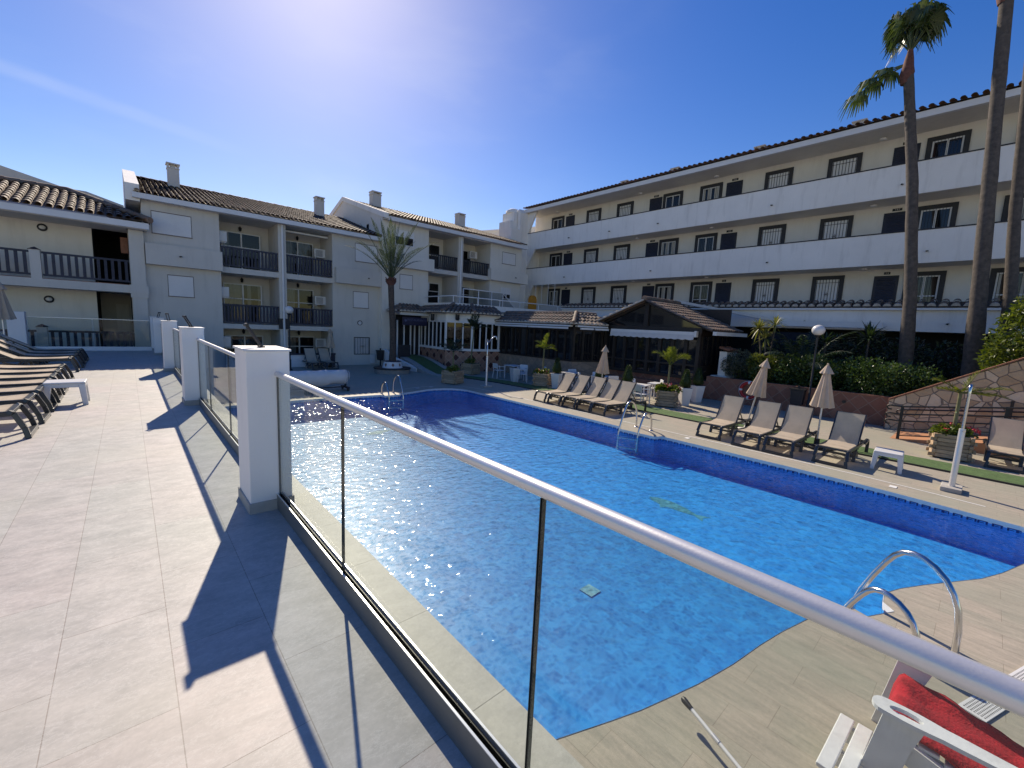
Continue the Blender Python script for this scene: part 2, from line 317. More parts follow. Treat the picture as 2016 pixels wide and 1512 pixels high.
def brickpave():
    M, n, l, b = nodes('orange_ramp_tile'); v = ocoord(n, l)
    br = N(n, 'TexBrick'); l.new(v, br.inputs['Vector'])
    for k, x in (('Scale', 1.), ('Mortar Size', .004), ('Brick Width', .24), ('Row Height', .24)): br.inputs[k].default_value = x
    br.inputs['Color1'].default_value = (.52, .25, .13, 1); br.inputs['Color2'].default_value = (.45, .20, .10, 1); br.inputs['Mortar'].default_value = (.36, .26, .19, 1)
    l.new(br.outputs[0], b.inputs['Base Color']); b.inputs['Roughness'].default_value = .6; return M
MA['orange_tile'] = brickpave()
def plank_mat(name, c1, c2):
    M, n, l, b = nodes(name); v = ocoord(n, l, (3, 3, 26)); g = n.new('ShaderNodeNewGeometry')
    s = noise_(n, l, v, 3., 7, .65); c = mixc(n, l, ramp(n, l, s, .3, .7), c1, c2)
    c = mixc(n, l, 1., c, ramp(n, l, g.outputs['Random Per Island'], 0, 1, (.7, .7, .7, 1), (1.2, 1.2, 1.2, 1)), 'MULTIPLY')
    l.new(c, b.inputs['Base Color']); b.inputs['Roughness'].default_value = .8; bump(n, l, s, b, .4, .006); return M
MA['plank'] = plank_mat('weathered_timber', (.31, .20, .12), (.52, .39, .26))

# ------------------------------------------------------------------ mesh builder
class MB:
    def __init__(s): s.v = []; s.f = []; s.s = []
    def add(s, vs, fs, sm=False):
        o = len(s.v); s.v += [tuple(v) for v in vs]; s.f += [tuple(i+o for i in f) for f in fs]; s.s += [sm]*len(fs)
    def hexa(s, p): s.add(p, [(0, 3, 2, 1), (4, 5, 6, 7), (0, 1, 5, 4), (1, 2, 6, 5), (2, 3, 7, 6), (3, 0, 4, 7)])
    def box(s, x0, y0, z0, x1, y1, z1):
        s.hexa([(x0, y0, z0), (x1, y0, z0), (x1, y1, z0), (x0, y1, z0), (x0, y0, z1), (x1, y0, z1), (x1, y1, z1), (x0, y1, z1)]); return s
    def bar(s, p, q, w, h, up=(0, 0, 1)):
        p, q = Vector(p), Vector(q); d = (q-p).normalized(); a = d.cross(Vector(up))
        a = a.normalized() if a.length > 1e-5 else Vector((1, 0, 0)); b = a.cross(d); a = a*w/2; b = b*h/2
        s.hexa([p-a-b, p+a-b, p+a+b, p-a+b, q-a-b, q+a-b, q+a+b, q-a+b]); return s
    def fbox(s, p, q, u0, u1, n0, n1, z0, z1):            # box in the frame of a wall running p -> q, n outward (right-hand side)
        p, q = Vector((*p, 0)), Vector((*q, 0)); d = (q-p).normalized(); n = Vector((d.y, -d.x, 0))
        P = lambda u, nn, z: p+d*u+n*nn+Vector((0, 0, z))
        s.hexa([P(u0, n1, z0), P(u1, n1, z0), P(u1, n0, z0), P(u0, n0, z0), P(u0, n1, z1), P(u1, n1, z1), P(u1, n0, z1), P(u0, n0, z1)]); return s
    def tube(s, pts, r, n=8, cap=True):
        pts = [Vector(p) for p in pts]; rs = r if isinstance(r, (list, tuple)) else [r]*len(pts)
        t0 = (pts[1]-pts[0]).normalized(); a = t0.orthogonal().normalized(); ring = []
        for i, p in enumerate(pts):
            t = ((pts[min(i+1, len(pts)-1)]-pts[max(i-1, 0)])).normalized()
            a = (a-t*a.dot(t)).normalized(); b = t.cross(a)
            ring += [p+(a*math.cos(2*math.pi*k/n)+b*math.sin(2*math.pi*k/n))*rs[i] for k in range(n)]
        fs = [(i*n+k, i*n+(k+1) % n, (i+1)*n+(k+1) % n, (i+1)*n+k) for i in range(len(pts)-1) for k in range(n)]
        s.add(ring, fs, True)
        if cap: s.add(ring[:n], [tuple(range(n))[::-1]]); s.add(ring[-n:], [tuple(range(n))])
        return s
    def lathe(s, prof, n=16, c=(0, 0, 0), sm=True):
        vs = [(c[0]+r*math.cos(2*math.pi*k/n), c[1]+r*math.sin(2*math.pi*k/n), c[2]+z) for r, z in prof for k in range(n)]
        fs = [(i*n+k, i*n+(k+1) % n, (i+1)*n+(k+1) % n, (i+1)*n+k) for i in range(len(prof)-1) for k in range(n)]
        s.add(vs, fs, sm); s.add(vs[:n], [tuple(range(n))[::-1]]); s.add(vs[-n:], [tuple(range(n))]); return s
    def prism(s, poly, a0, a1, ax='z'):
        n = len(poly); P = {'z': lambda p, a: (p[0], p[1], a), 'x': lambda p, a: (a, p[0], p[1]), 'y': lambda p, a: (p[0], a, p[1])}[ax]
        s.add([P(p, a0) for p in poly]+[P(p, a1) for p in poly], [tuple(range(n))[::-1], tuple(range(n, 2*n))]+[(i, (i+1) % n, n+(i+1) % n, n+i) for i in range(n)]); return s
    def quad(s, *p): s.add(p, [tuple(range(len(p)))]); return s
    def sphere(s, c, r, n=16, m_=10, sz=1.):
        s.lathe([(max(1e-4, r*math.sin(math.pi*i/m_)), -r*sz*math.cos(math.pi*i/m_)) for i in range(m_+1)], n, c); return s
OFF = {}
def new(name, mb, mat, parent=None, world=False, loc=None, bev=0.):
    me = bpy.data.meshes.new(name); o_ = OFF.get(parent, Vector()) if world else Vector()
    me.from_pydata([tuple(Vector(v)-o_) for v in mb.v], [], mb.f); me.polygons.foreach_set('use_smooth', mb.s)
    bm = bmesh.new(); bm.from_mesh(me); bmesh.ops.recalc_face_normals(bm, faces=bm.faces); bm.to_mesh(me); bm.free()
    me.materials.append(MA[mat] if isinstance(mat, str) else mat); me.update()
    o = bpy.data.objects.new(name, me); C.objects.link(o)
    if parent: o.parent = parent; OFF[o] = OFF.get(parent, Vector())
    if loc: o.location = loc
    if bev:
        b = o.modifiers.new('bevel', 'BEVEL'); b.width = bev; b.segments = 2; b.limit_method = 'ANGLE'
    return o
def tag(o, label, cat, group=None):
    o['label'] = label; o['category'] = cat
    if group: o['group'] = group
    return o
def thing(name, label, cat, loc=(0, 0, 0), rz=0., group=None):
    o = bpy.data.objects.new(name, None); C.objects.link(o); o.location = loc; o.rotation_euler = (0, 0, rz); o.empty_display_size = .2
    OFF[o] = Vector(loc); return tag(o, label, cat, group)
def struct(name, mb, mat, kind='structure'):
    o = new(name, mb, mat); o['kind'] = kind; return o
KIDS = {}
def kids(o): return [c for c in bpy.data.objects if c.parent == o]
def copy_tree(o, parent=None, loc=None, rz=None, label=None, group=None):
    c = o.copy(); C.objects.link(c)
    if parent: c.parent = parent
    if loc is not None: c.location = loc
    if rz is not None: c.rotation_euler = (0, 0, rz)
    if label: c['label'] = label
    if group: c['group'] = group
    for k in kids(o): copy_tree(k, c)
    return c
def tile_slope(mb, e0, e1, t0, t1, w=.19, step=.34, r=.085, seg=5, plug=None, bed=True):
    e0, e1, t0, t1 = map(Vector, (e0, e1, t0, t1)); U = (e1-e0); L = U.length; U.normalize()
    n = U.cross(t0-e0).normalized()
    if n.z < 0: n = -n
    V = n.cross(U); V = V if V.dot(t0-e0) > 0 else -V
    a0, b0 = (t0-e0).dot(U), (t0-e0).dot(V); a1, b1 = (t1-e0).dot(U), (t1-e0).dot(V)
    if bed:
        d = n*.02; mb.quad(e0-d, e1-d, t1-d, t0-d)
    k = max(1, round((max(L, a1)-min(0, a0))/w)); w = (max(L, a1)-min(0, a0))/k
    for i in range(k):
        u = min(0, a0)+(i+.5)*w; v0 = 0.; v1 = (b0+b1)/2 if a1 == a0 else b0+(b1-b0)*min(1, max(0, (u-a0)/(a1-a0)))
        if u < a0 and a0 > 0: v1 = b0*u/a0
        if u < 0 and a0 < 0: v0 = b0*u/a0
        if u > a1 and a1 < L: v1 = b1*(L-u)/(L-a1)
        if u > L and a1 > L: v0 = b1*(u-L)/(a1-L)
        v = v0
        while v < v1-.05:
            ve = min(v+step+.05, v1); jr = r*random.uniform(.94, 1.06); ju = u+random.uniform(-.006, .006)
            vs = []
            for vv, rr, lift in ((v, jr, .028), (ve, jr*.86, .004)):
                for q in range(seg+1):
                    th = math.pi*q/seg; vs.append(e0+U*(ju-rr*math.cos(th))+V*vv+n*(lift+rr*math.sin(th)*.9))
            mb.add(vs, [(q, q+1, seg+2+q, seg+1+q) for q in range(seg)], True)
            v += step
        if plug is not None and v1 > v0+.1 and v0 == 0.:
            P = e0+U*u-V*.012+n*.022; vs = [P+U*(-math.cos(math.pi*q/6)*r*.98)+n*(math.sin(math.pi*q/6)*r*.9) for q in range(7)]
            vs2 = [p+V*.05 for p in vs]; plug.add(vs+vs2, [tuple(range(7)), tuple(range(7, 14))[::-1]]+[(i_, i_+1, i_+8, i_+7) for i_ in range(6)])
    return mb
def leaf(mb, p, d, up, ln, wd):
    a = d.cross(up); a = a.normalized() if a.length > 1e-4 else Vector((1, 0, 0)); t = p+d*ln
    mb.add([p, p+d*ln*.45+a*wd/2, t, p+d*ln*.45-a*wd/2], [(0, 1, 2, 3)])
def rvec(rg): 
    z = rg.uniform(-1, 1); a = rg.uniform(0, 2*math.pi); q = math.sqrt(1-z*z); return Vector((q*math.cos(a), q*math.sin(a), z))
def blob_leaves(mb, cs, n, ln, wd, rg, shell=.55):
    for _ in range(n):
        c, rad = rg.choice(cs); d = rvec(rg); k = shell+(1-shell)*rg.random()**.6; k *= 1+.22*noise.noise(Vector(c)*3+d*2.2)
        p = Vector(c)+Vector((d.x*rad[0], d.y*rad[1], d.z*rad[2]))*k
        leaf(mb, p, (d*.7+rvec(rg)*.9+Vector((0, 0, .15))).normalized(), rvec(rg), ln*rg.uniform(.6, 1.3), wd*rg.uniform(.7, 1.2))
def frond(mb, base, az, el, L, droop, n, ll, lw, rg, rr=.014, vee=.5, hang=.15, start=.12, tip=.35, rach=None):
    pts = []; p = Vector(base); d = Vector((math.cos(az)*math.cos(el), math.sin(az)*math.cos(el), math.sin(el))); k = 14
    for i in range(k+1):
        pts.append(p.copy()); p = p+d*(L/k); d = (d+Vector((0, 0, -droop/k*(.4+1.4*i/k)))).normalized()
    (rach or mb).tube(pts, [rr*(1-.8*i/k) for i in range(k+1)], 5, False)
    for j in range(n):
        t = start+(1-start)*j/(n-1); x = t*k; i = min(int(x), k-1); P = pts[i].lerp(pts[i+1], x-i); D = (pts[i+1]-pts[i]).normalized()
        sd_ = D.cross(Vector((0, 0, 1))); sd_ = sd_.normalized() if sd_.length > .02 else Vector((math.sin(az), -math.cos(az), 0)); up = sd_.cross(D)
        prof = math.sin(math.pi*min(1., .12+.88*(t*.93)))**.55*(1 if t < .85 else 1-(t-.85)/.15*(1-tip))
        for sgn in (-1, 1):
            dd = (D*(.55+.5*t)+sd_*sgn*(.8-.3*t)+up*vee*rg.uniform(.4, 1.2)+Vector((0, 0, -hang))+rvec(rg)*.1).normalized()
            l_ = ll*prof*rg.uniform(.85, 1.1); a = dd.cross(up); a = a.normalized() if a.length > .05 else sd_
            m1 = P+dd*l_*.5; tp = P+dd*l_+Vector((0, 0, -hang*l_*.7)); mb.add([P, m1+a*lw/2, tp, m1-a*lw/2], [(0, 1, 2, 3)])
    return pts
rg = random.Random(7); random.seed(3)

# ------------------------------------------------------------------ ground, terrace, deck, pool
T = .87
POOL = [(1.18, 1.62), (1.78, 1.41), (2.12, 1.28), (2.34, 1.20), (2.58, 1.13), (2.85, 1.055), (3.05, 1.01), (3.24, .97), (3.63, .91), (3.94, .85), (4.30, .76), (4.62, .66), (4.84, .52), (4.80, .42), (5.10, .27), (5.20, .36), (5.40, .38), (5.64, .29), (5.95, .13), (6.25, -.04), (6.64, -.26), (7.01, -.41), (7.60, -.60), (8.05, -.83), (8.45, -.98), (8.80, -1.0), (9.02, -.90), (9.13, -.6), (9.17, -.2), (9.22, .15), (9.29, .7), (9.34, 1.4), (9.36, 2.2), (9.36, 3.5), (9.36, 4.95), (9.16, 5.0), (9.12, 5.98), (9.34, 6.06), (9.37, 7), (9.37, 8.2), (9.37, 9.4), (9.37, 10.6), (9.36, 11.6), (9.36, 12.4), (9.35, 12.8), (9.24, 13.12), (9.03, 13.36), (8.75, 13.5), (8.4, 13.57), (8.05, 13.53), (7.7, 13.41), (7.3, 13.27), (6.9, 13.16), (6.72, 13.13), (6.68, 12.92), (6.12, 12.92), (6.08, 13.14), (5.4, 13.2), (4.9, 13.22), (4.0, 13.24), (3.0, 13.24), (2.1, 13.2), (1.6, 13.05), (1.28, 12.75), (1.18, 12.3)]
def fill(outer, holes, z):
    bm = bmesh.new(); es = []
    for lp in [outer]+holes:
        vs = [bm.verts.new((x, y, z)) for x, y in lp]; es += [bm.edges.new((vs[i], vs[(i+1) % len(vs)])) for i in range(len(vs))]
    bmesh.ops.triangle_fill(bm, use_beauty=True, use_dissolve=False, edges=es)
    mb = MB(); bm.verts.index_update(); mb.add([v.co[:] for v in bm.verts], [tuple(v.index for v in f.verts) for f in bm.faces]); bm.free(); return mb
def offset(poly, d):
    out = []; n = len(poly)
    for i in range(n):
        a, b, c = Vector(poly[i-1]), Vector(poly[i]), Vector(poly[(i+1) % n])
        t = ((b-a).normalized()+(c-b).normalized()).normalized(); out.append((b.x+t.y*d, b.y-t.x*d))
    return out
struct('ground', MB().quad((-400, -400, -.9), (400, -400, -.9), (400, 400, -.9), (-400, 400, -.9)), 'concrete')
struct('pool_deck', fill([(1.135, -14), (30, -14), (30, 40), (1.135, 40)], [POOL], 0.), 'deck')
WZ, FZ = -.105, -.54
mb = fill(POOL, [], FZ)
struct('pool_floor', mb, 'pool')
mb = MB(); mk_ = MB(); kb = MB()
for i in range(len(POOL)):
    a, b = POOL[i], POOL[(i+1) % len(POOL)]
    mb.quad((*a, FZ), (*b, FZ), (*b, -.07), (*a, -.07)); kb.quad((*a, -.07), (*b, -.07), (*b, .004), (*a, .004))
struct('pool_wall', mb, 'pool'); 
o = struct('pool_coping_face', kb, 'white_mark')
# blue key-pattern tiles along the waterline
mb = MB(); acc = 0.
ins = offset(POOL, -.003)
for i in range(len(POOL)):
    a, b = Vector((*ins[i], 0)), Vector((*ins[(i+1) % len(POOL)], 0)); L = (b-a).length; d = (b-a)/L; u = 0.
    while u < L-.01:
        e = min(u+.105, L)
        for z0, z1, s0, s1 in ((-.070, -.058, 0, 1), (-.104, -.070, 0, .2), (-.104, -.070, .8, 1), (-.094, -.084, .35, 1)):
            p, q = a+d*(u+(e-u)*s0), a+d*(u+(e-u)*s1); mb.quad((p.x, p.y, z0), (q.x, q.y, z0), (q.x, q.y, z1), (p.x, p.y, z1))
        u += .145
struct('waterline_tiles', mb, 'key_blue')
for (x0, y0, x1, y1, lb) in ((4.45, 10.5, 5.4, 10.7, 'yellow-green fish mosaic on the pool floor near the far left end'), (6.95, 3.8, 6.85, 2.7, 'yellow-green fish mosaic on the middle of the pool floor')):
    A_, B_ = Vector((x0, y0)), Vector((x1, y1)); d_ = B_-A_; n_ = Vector((-d_.y, d_.x)); q = MB(); pf = [(0, 0), (.12, .10), (.35, .15), (.6, .11), (.82, .03), (1.0, .13), (.94, 0), (1.0, -.12), (.82, -.03), (.6, -.09), (.42, -.11), (.36, -.22), (.28, -.12), (.1, -.08)]
    q.quad(*[(*(A_+d_*u+n_*v), FZ+.004) for u, v in pf]); o = tag(new('floor_mosaic', q, 'mosaic'), lb, 'mosaic', 'mosaics on the pool floor')
o = tag(new('floor_drain', MB().box(3.79-.085, 2.69-.085, FZ, 3.79+.085, 2.69+.085, FZ+.012), 'drain'), 'pale square drain cover on the pool floor near the viewer', 'drain')
wm = fill(POOL, [], WZ)
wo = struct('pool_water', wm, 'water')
if wo.data.polygons[0].normal.z < 0: wo.data.flip_normals()
# pale joint line that follows the pool at the edge of the coping slabs
big = []
o1, o2 = offset(POOL, .60), offset(POOL, .635)
mb = MB(); skip = lambda p: (p[1] < 1.5 and p[0] < 9.0) or p[1] < -.5 or (4.3 < p[0] < 5.6 and p[1] < 1.2) or (p[0] < 1.9) or (p[0] > 8.9 and 4.8 < p[1] < 6.2) or (p[1] > 12 and 5.9 < p[0] < 6.9)
idx = [i for i in range(len(POOL)) if not skip(POOL[i])]
for i, j in zip(idx, idx[1:]):
    mb.quad((*o1[i], .004), (*o1[j], .004), (*o2[j], .004), (*o2[i], .004))
struct('coping_joint', mb, 'white_mark')
# terrace block, ledge strip
struct('terrace', MB().box(-14, -14, -.5, .84, 21.6, T), 'terrace')
struct('terrace_ledge', MB().box(.84, -14, -.5, 1.13, 21.6, T+.003), 'ledge')
struct('lower_yard', MB().box(-14, 21.6, -.5, 1.13, 40, .62), 'concrete')
# green turf path
def ribbon(pts, wd, z, th=.012):
    mb = MB(); L = []; Rr = []
    for i, p in enumerate(pts):
        a = Vector(pts[max(0, i-1)]); b = Vector(pts[min(len(pts)-1, i+1)]); t = (b-a).normalized(); nn = Vector((t.y, -t.x))
        zz = z[i] if isinstance(z, list) else z
        L.append((p[0]+nn.x*wd/2, p[1]+nn.y*wd/2, zz)); Rr.append((p[0]-nn.x*wd/2, p[1]-nn.y*wd/2, zz))
    for i in range(len(pts)-1):
        a, b, c, d = L[i], L[i+1], Rr[i+1], Rr[i]; dn = lambda p: (p[0], p[1], p[2]-th)
        mb.hexa([dn(a), dn(b), dn(c), dn(d), a, b, c, d])
    return mb
path = [(11.55, 21.6), (11.5, 20.5), (11.4, 19.4), (11.3, 18.4), (11.3, 17.5), (11.55, 16.4), (11.95, 15.2), (12.2, 14), (12.3, 12.5), (12.32, 10), (12.32, 6), (12.32, 2), (12.32, -6)]
pz = [.62, .56, .40, .22, .06, .016]+[.014]*7
o = tag(new('turf_path', ribbon(path, .9, pz), 'turf'), 'green artificial turf strip running past the loungers to the restaurant door', 'carpet')
o = tag(new('turf_edging', ribbon([(p[0]-.47, p[1]) for p in path[5:]], .05, .03, .03), 'black'), 'thin black edging along the pool side of the turf strip', 'edging')
o = tag(new('ramp_kerb', ribbon([(10.35, 21.9), (10.2, 20.6), (10.42, 19.5), (10.55, 18.7)], .16, [.9, .62, .36, .16], .5), 'post_white'), 'low white sloping kerb beside the entrance ramp', 'kerb')
mb = MB()
for a, b in zip(path[:6], path[1:6]):
    pass
struct('entrance_ramp', ribbon(path[:6], 1.6, [z-.016 for z in pz[:6]], .45), 'concrete')
o = tag(new('drain_grate', MB().box(0, -.07, .004, 1.6, .07, .012), 'white_plastic', loc=(4.06, -.235, 0)), 'white perforated drain grating set flat in the deck behind the red towel', 'grate'); o.rotation_euler = (0, 0, R(-19))
mb = MB()
for i in range(78):
    for j in range(7): mb.box(.03+i*.02, -.058+j*.017, .0122, .03+i*.02+.009, -.058+j*.017+.009, .0128)
new('slot_pattern', mb, 'charcoal', o)
for i, (x, y) in enumerate([(8.5, 14.0), (7.9, 13.95), (9.68, .8), (9.75, 4.5)]):
    mb = MB().box(x-.07, y-.05, .004, x+.07, y+.05, .008)
    tag(new('skimmer_lid', mb, 'white_mark'), ['small white skimmer lid on the shaded deck between shower and far ladder', 'small white skimmer lid in the shade nearer the leftmost ladder', 'small white skimmer lid near the grey shower base', 'small white skimmer lid beside the platform ladder'][i], 'lid', 'skimmer lids in the coping')

# ------------------------------------------------------------------ glass fence of the terrace
post_y = [3.68, 8.75, 13.92, 19.1, 21.4, -1.9]
plabels = ['nearest white square fence pillar with a tan skirting, beside the long handrail', 'second white fence pillar along the terrace, behind the nearest one', 'third white fence pillar along the terrace', 'fourth white fence pillar, close to the corner', 'white corner pillar where the terrace fence turns', 'white fence pillar behind the viewpoint']
for i, y in enumerate(post_y[:5]):
    t = thing('fence_pillar', plabels[i], 'pillar', (.64, y, T), 0, 'white pillars of the terrace fence')
    new('shaft', MB().box(0, 0, 0, .30, .43, 1.275), 'post_white', t, bev=.006)
    new('cap', MB().box(-.012, -.012, 1.275, .312, .442, 1.292), 'trim_white', t, bev=.003)
    new('skirting', MB().box(-.012, -.012, 0, .312, .442, .085), 'concrete', t)
    if i < 4:
        l_ = thing('pillar_light', ['small dark folding light standing on the nearest fence pillar', 'small dark folding light on the second fence pillar', 'small dark folding light on the third fence pillar', 'small dark folding light on the fourth fence pillar'][i], 'light', (.79, y+.22, T+1.292), [0, .5, 1.2, 2][i], 'lights on the fence pillars')
        new('foot', MB().box(-.022, -.03, 0, .022, .03, .012), 'black', l_)
        new('arm', MB().bar((0, -.026, .01), (-.10, -.026, .175), .014, .016), 'charcoal', l_)
        new('arm', MB().bar((0, .026, .01), (-.10, .026, .175), .014, .016), 'charcoal', l_)
        new('head', MB().tube([(-.10, -.036, .175), (-.10, .036, .175)], .014, 10), 'black', l_)
def fence(y0, y1, joints, label):
    t = thing('glass_fence', label, 'fence', (.850, y0, T), 0, 'glass fence sections of the terrace'); L = y1-y0
    ch = MB().box(-.026, 0, 0, -.017, L, .125).box(.017, 0, 0, .026, L, .125).box(-.017, 0, 0, .017, L, .02)
    new('base_channel', ch, 'alu_grey', t)
    new('channel_lip', MB().box(-.0275, 0, .125, -.0185, L, .129).box(.0185, 0, .125, .0275, L, .129), 'bright_lip', t)
    new('gasket', MB().box(-.0165, .002, .021, -.0078, L-.002, .112).box(.0078, .002, .021, .0165, L-.002, .112), 'black', t)
    js = [0]+[j-y0 for j in joints]+[L]
    for a, b in zip(js, js[1:]):
        a2, b2 = a+.006, b-.006
        p = new('glass_pane', MB().box(-.007, a2, .06, .007, b2, 1.075), 'glass', t)
        new('pane_edge', MB().box(-.0072, a2-.003, .061, .0072, a2-.0004, 1.0745), 'glass_edge', p); new('pane_edge', MB().box(-.0072, b2+.0004, .061, .0072, b2+.003, 1.0745), 'glass_edge', p)
    new('handrail', MB().tube([(0, 0, 1.098), (0, L, 1.098)], .0218, 24), 'alu', t)
fence(-1.45, 3.68, [-.74, .785, 2.31], 'nearest glass fence section with the long silver handrail in front of the pool')
fence(4.11, 8.75, [5.89, 7.52], 'glass fence section between the nearest and the second pillar')
fence(9.18, 13.92, [10.8, 12.4], 'glass fence section between the second and the third pillar')
fence(14.35, 19.1, [15.9, 17.5], 'glass fence section between the third and the fourth pillar')
fence(19.53, 21.4, [], 'short glass fence section next to the corner pillar')
t = thing('cross_fence', 'clear glass fence closing the far end of the terrace in front of the left building', 'fence', (-2.5, 21.42, T))
new('kerb', MB().box(0, -.06, 0, 3.14, .06, .14), 'trim_white', t)
for k in range(2): new('glass_pane', MB().box(.02+k*1.56, -.006, .14, 1.54+k*1.56, .006, 1.12), 'glass', t)
new('top_rail', MB().box(0, -.012, 1.121, 3.14, .012, 1.14), 'alu', t)
t = thing('fence_pillar', 'white pillar at the left end of the far glass fence, behind the flat loungers', 'pillar', (-2.92, 21.25, T), 0, 'white pillars of the terrace fence')
new('shaft', MB().box(0, 0, 0, .40, .36, 1.28), 'post_white', t, bev=.006)
t = thing('cross_fence', 'clear glass fence continuing left of the far white pillar', 'fence', (-7.5, 21.42, T))
new('kerb', MB().box(0, -.06, 0, 4.58, .06, .14), 'trim_white', t); new('glass_pane', MB().box(.02, -.006, .14, 4.56, .006, 1.12), 'glass', t); new('top_rail', MB().box(0, -.012, 1.121, 4.58, .012, 1.14), 'alu', t)

# ------------------------------------------------------------------ window kits (world-oriented, facing -Y unless noted)
def P(b, name, mb, mat, bev=0.): return new(name, mb, mat, b, True, bev=bev)
def shutter(b, x0, x1, z0, z1, y):
    fr = P(b, 'window', MB().box(x0-.03, y-.03, z0-.03, x1+.03, y+.02, z0).box(x0-.02, y-.004, z1, x1+.02, y+.02, z1+.03).box(x0-.02, y-.004, z0, x0, y+.02, z1).box(x1, y-.004, z0, x1+.02, y+.02, z1), 'sill_recess_shade')  # dark strips paint the shadow edges of a recess; the lowest is the sill
    mb = MB(); n = max(4, int((z1-z0)/.05))
    for i in range(n):
        a = z0+(z1-z0)*i/n; c = z0+(z1-z0)*(i+1)/n; mb.hexa([(x0, y+.004, a), (x1, y+.004, a), (x1, y+.02, a), (x0, y+.02, a), (x0, y-.004+.006, c-.004), (x1, y-.004+.006, c-.004), (x1, y+.02, c-.004), (x0, y+.02, c-.004)])
    P(fr, 'shutter', mb, 'trim_white'); return fr
def glazed(b, x0, x1, z0, z1, y, mull=2, trans=.5, curtain=(), solid=None):
    f_ = .05; mb = MB().box(x0, y-.03, z0, x0+f_, y+.02, z1).box(x1-f_, y-.03, z0, x1, y+.02, z1).box(x0+f_, y-.03, z0, x1-f_, y+.02, z0+f_).box(x0+f_, y-.03, z1-f_, x1-f_, y+.02, z1)
    for k in range(1, mull):
        xm = x0+(x1-x0)*k/mull; mb.box(xm-.03, y-.034, z0+f_, xm+.03, y+.018, z1-f_)
    if trans:
        zm = z0+(z1-z0)*trans
        for k in range(mull): mb.box(x0+(x1-x0)*k/mull+.03+(.02 if k == 0 else 0), y-.026, zm-.022, x0+(x1-x0)*(k+1)/mull-.03-(.02 if k == mull-1 else 0), y+.014, zm+.022)
    w_ = P(b, 'window', mb, 'trim_white'); P(w_, 'pane', MB().quad((x0+f_, y, z0+f_), (x1-f_, y, z0+f_), (x1-f_, y, z1-f_), (x0+f_, y, z1-f_)), 'dark_glass' if solid else 'win_glass')
    if solid: return w_
    P(w_, 'interior', MB().box(x0+.01, y+.105, z0+.01, x1-.01, y+.115, z1-.01), 'dark_void')
    if curtain:
        mb = MB()
        for c0, c1 in curtain:
            n = 8; a, e = x0+(x1-x0)*c0, x0+(x1-x0)*c1
            for i in range(n):
                xa, xb = a+(e-a)*i/n, a+(e-a)*(i+1)/n; ya, yb = y+.055+.022*(i % 2), y+.055+.022*((i+1) % 2); mb.quad((xa, ya, z0+.03), (xb, yb, z0+.03), (xb, yb, z1-.03), (xa, ya, z1-.03))
        P(w_, 'curtain', mb, 'curtain')
    return w_
def balustrade(b, x0, x1, y, z0, z1, mat='navy_wood', sw=.075, gap=.062):
    mb = MB().box(x0, y-.03, z1-.07, x1, y+.03, z1).box(x0, y-.025, z0, x1, y+.025, z0+.07)
    n = int((x1-x0)/(sw+gap)); st = (x1-x0)/n
    for i in range(n): mb.box(x0+i*st+gap*.5, y-.018, z0+.07, x0+i*st+gap*.5+sw, y+.018, z1-.07)
    return P(b, 'balustrade', mb, mat)
def lantern(b, x, y, z):
    mb = MB().lathe([(.02, -.10), (.05, -.08), (.065, .04), (.075, .05), (.03, .10), (.008, .14)], 6, (x, y-.10, z)).box(x-.015, y-.10, z+.10, x+.015, y, z+.12)
    return P(b, 'wall_lantern', mb, 'black')
def spot(b, x, y, z, name='spotlight', d=(0, -1)):
    mb = MB().lathe([(.045, -.012), (.045, .012)], 10, (x+d[0]*.03, y+d[1]*.03, z)).tube([(x+d[0]*.02, y+d[1]*.02, z), (x+d[0]*.13-.04*abs(d[1]), y+d[1]*.13, z-.02)], .028, 8)
    return P(b, name, mb, 'black')
def ac(x, y, z, label, side=False):
    t = thing('air_conditioner', label, 'air conditioner', (x, y, z), 0 if not side else R(90), 'air conditioners on the balconies')
    new('casing', MB().box(-.30, -.14, 0, .30, .14, .44), 'white_plastic', t, bev=.015)
    mb = MB()
    for k in range(9): mb.box(-.24, -.146, .06+k*.037, .10, -.1405, .075+k*.037)
    new('grille', mb, 'charcoal', t); new('bracket', MB().box(-.26, -.12, -.05, -.22, .16, 0).box(.22, -.12, -.05, .26, .16, 0), 'trim_white', t)

# ------------------------------------------------------------------ middle building (B): X .6-10.3, front Y 22.6
b = thing('apartment_block', 'middle apartment block with navy timber balconies, brown tiled roof and two chimneys', 'building', (5, 22.6, 0))
Yb = 22.6; BACK = 33.
w1 = MB().box(.62, Yb, -.3, 3.13, Yb+2, 6.68).box(7.85, Yb, -.3, 10.3, Yb+2, 6.68).box(.62, Yb+1.85, -.3, 10.3, BACK, 6.68)
w1.prism([(22.6, 6.68), (33, 6.68), (27.7, 8.5)], .62, .7, 'x')
P(b, 'wall', w1, 'stucco')
P(b, 'gable_parapet', MB().prism([(22.35, 6.5), (22.35, 7.12), (27.7, 8.78), (33, 7.15), (33, 6.5)], .18, .60, 'x'), 'stucco_white')
for z0, z1 in ((1.76, 1.97), (4.18, 4.42)): P(b, 'balcony_slab', MB().box(3.13, Yb-.02, z0, 7.85, Yb+1.85, z1), 'stucco')
P(b, 'balcony_ceiling', MB().box(3.13, Yb+.01, 6.62, 7.85, Yb+1.85, 6.66), 'stucco')
P(b, 'column', MB().box(5.39, Yb-.05, -.2, 5.71, Yb+1.85, 6.62), 'stucco')
P(b, 'downpipe', MB().tube([(5.55, Yb-.10, 6.6), (5.55, Yb-.10, -.1)], .05, 10), 'trim_white')
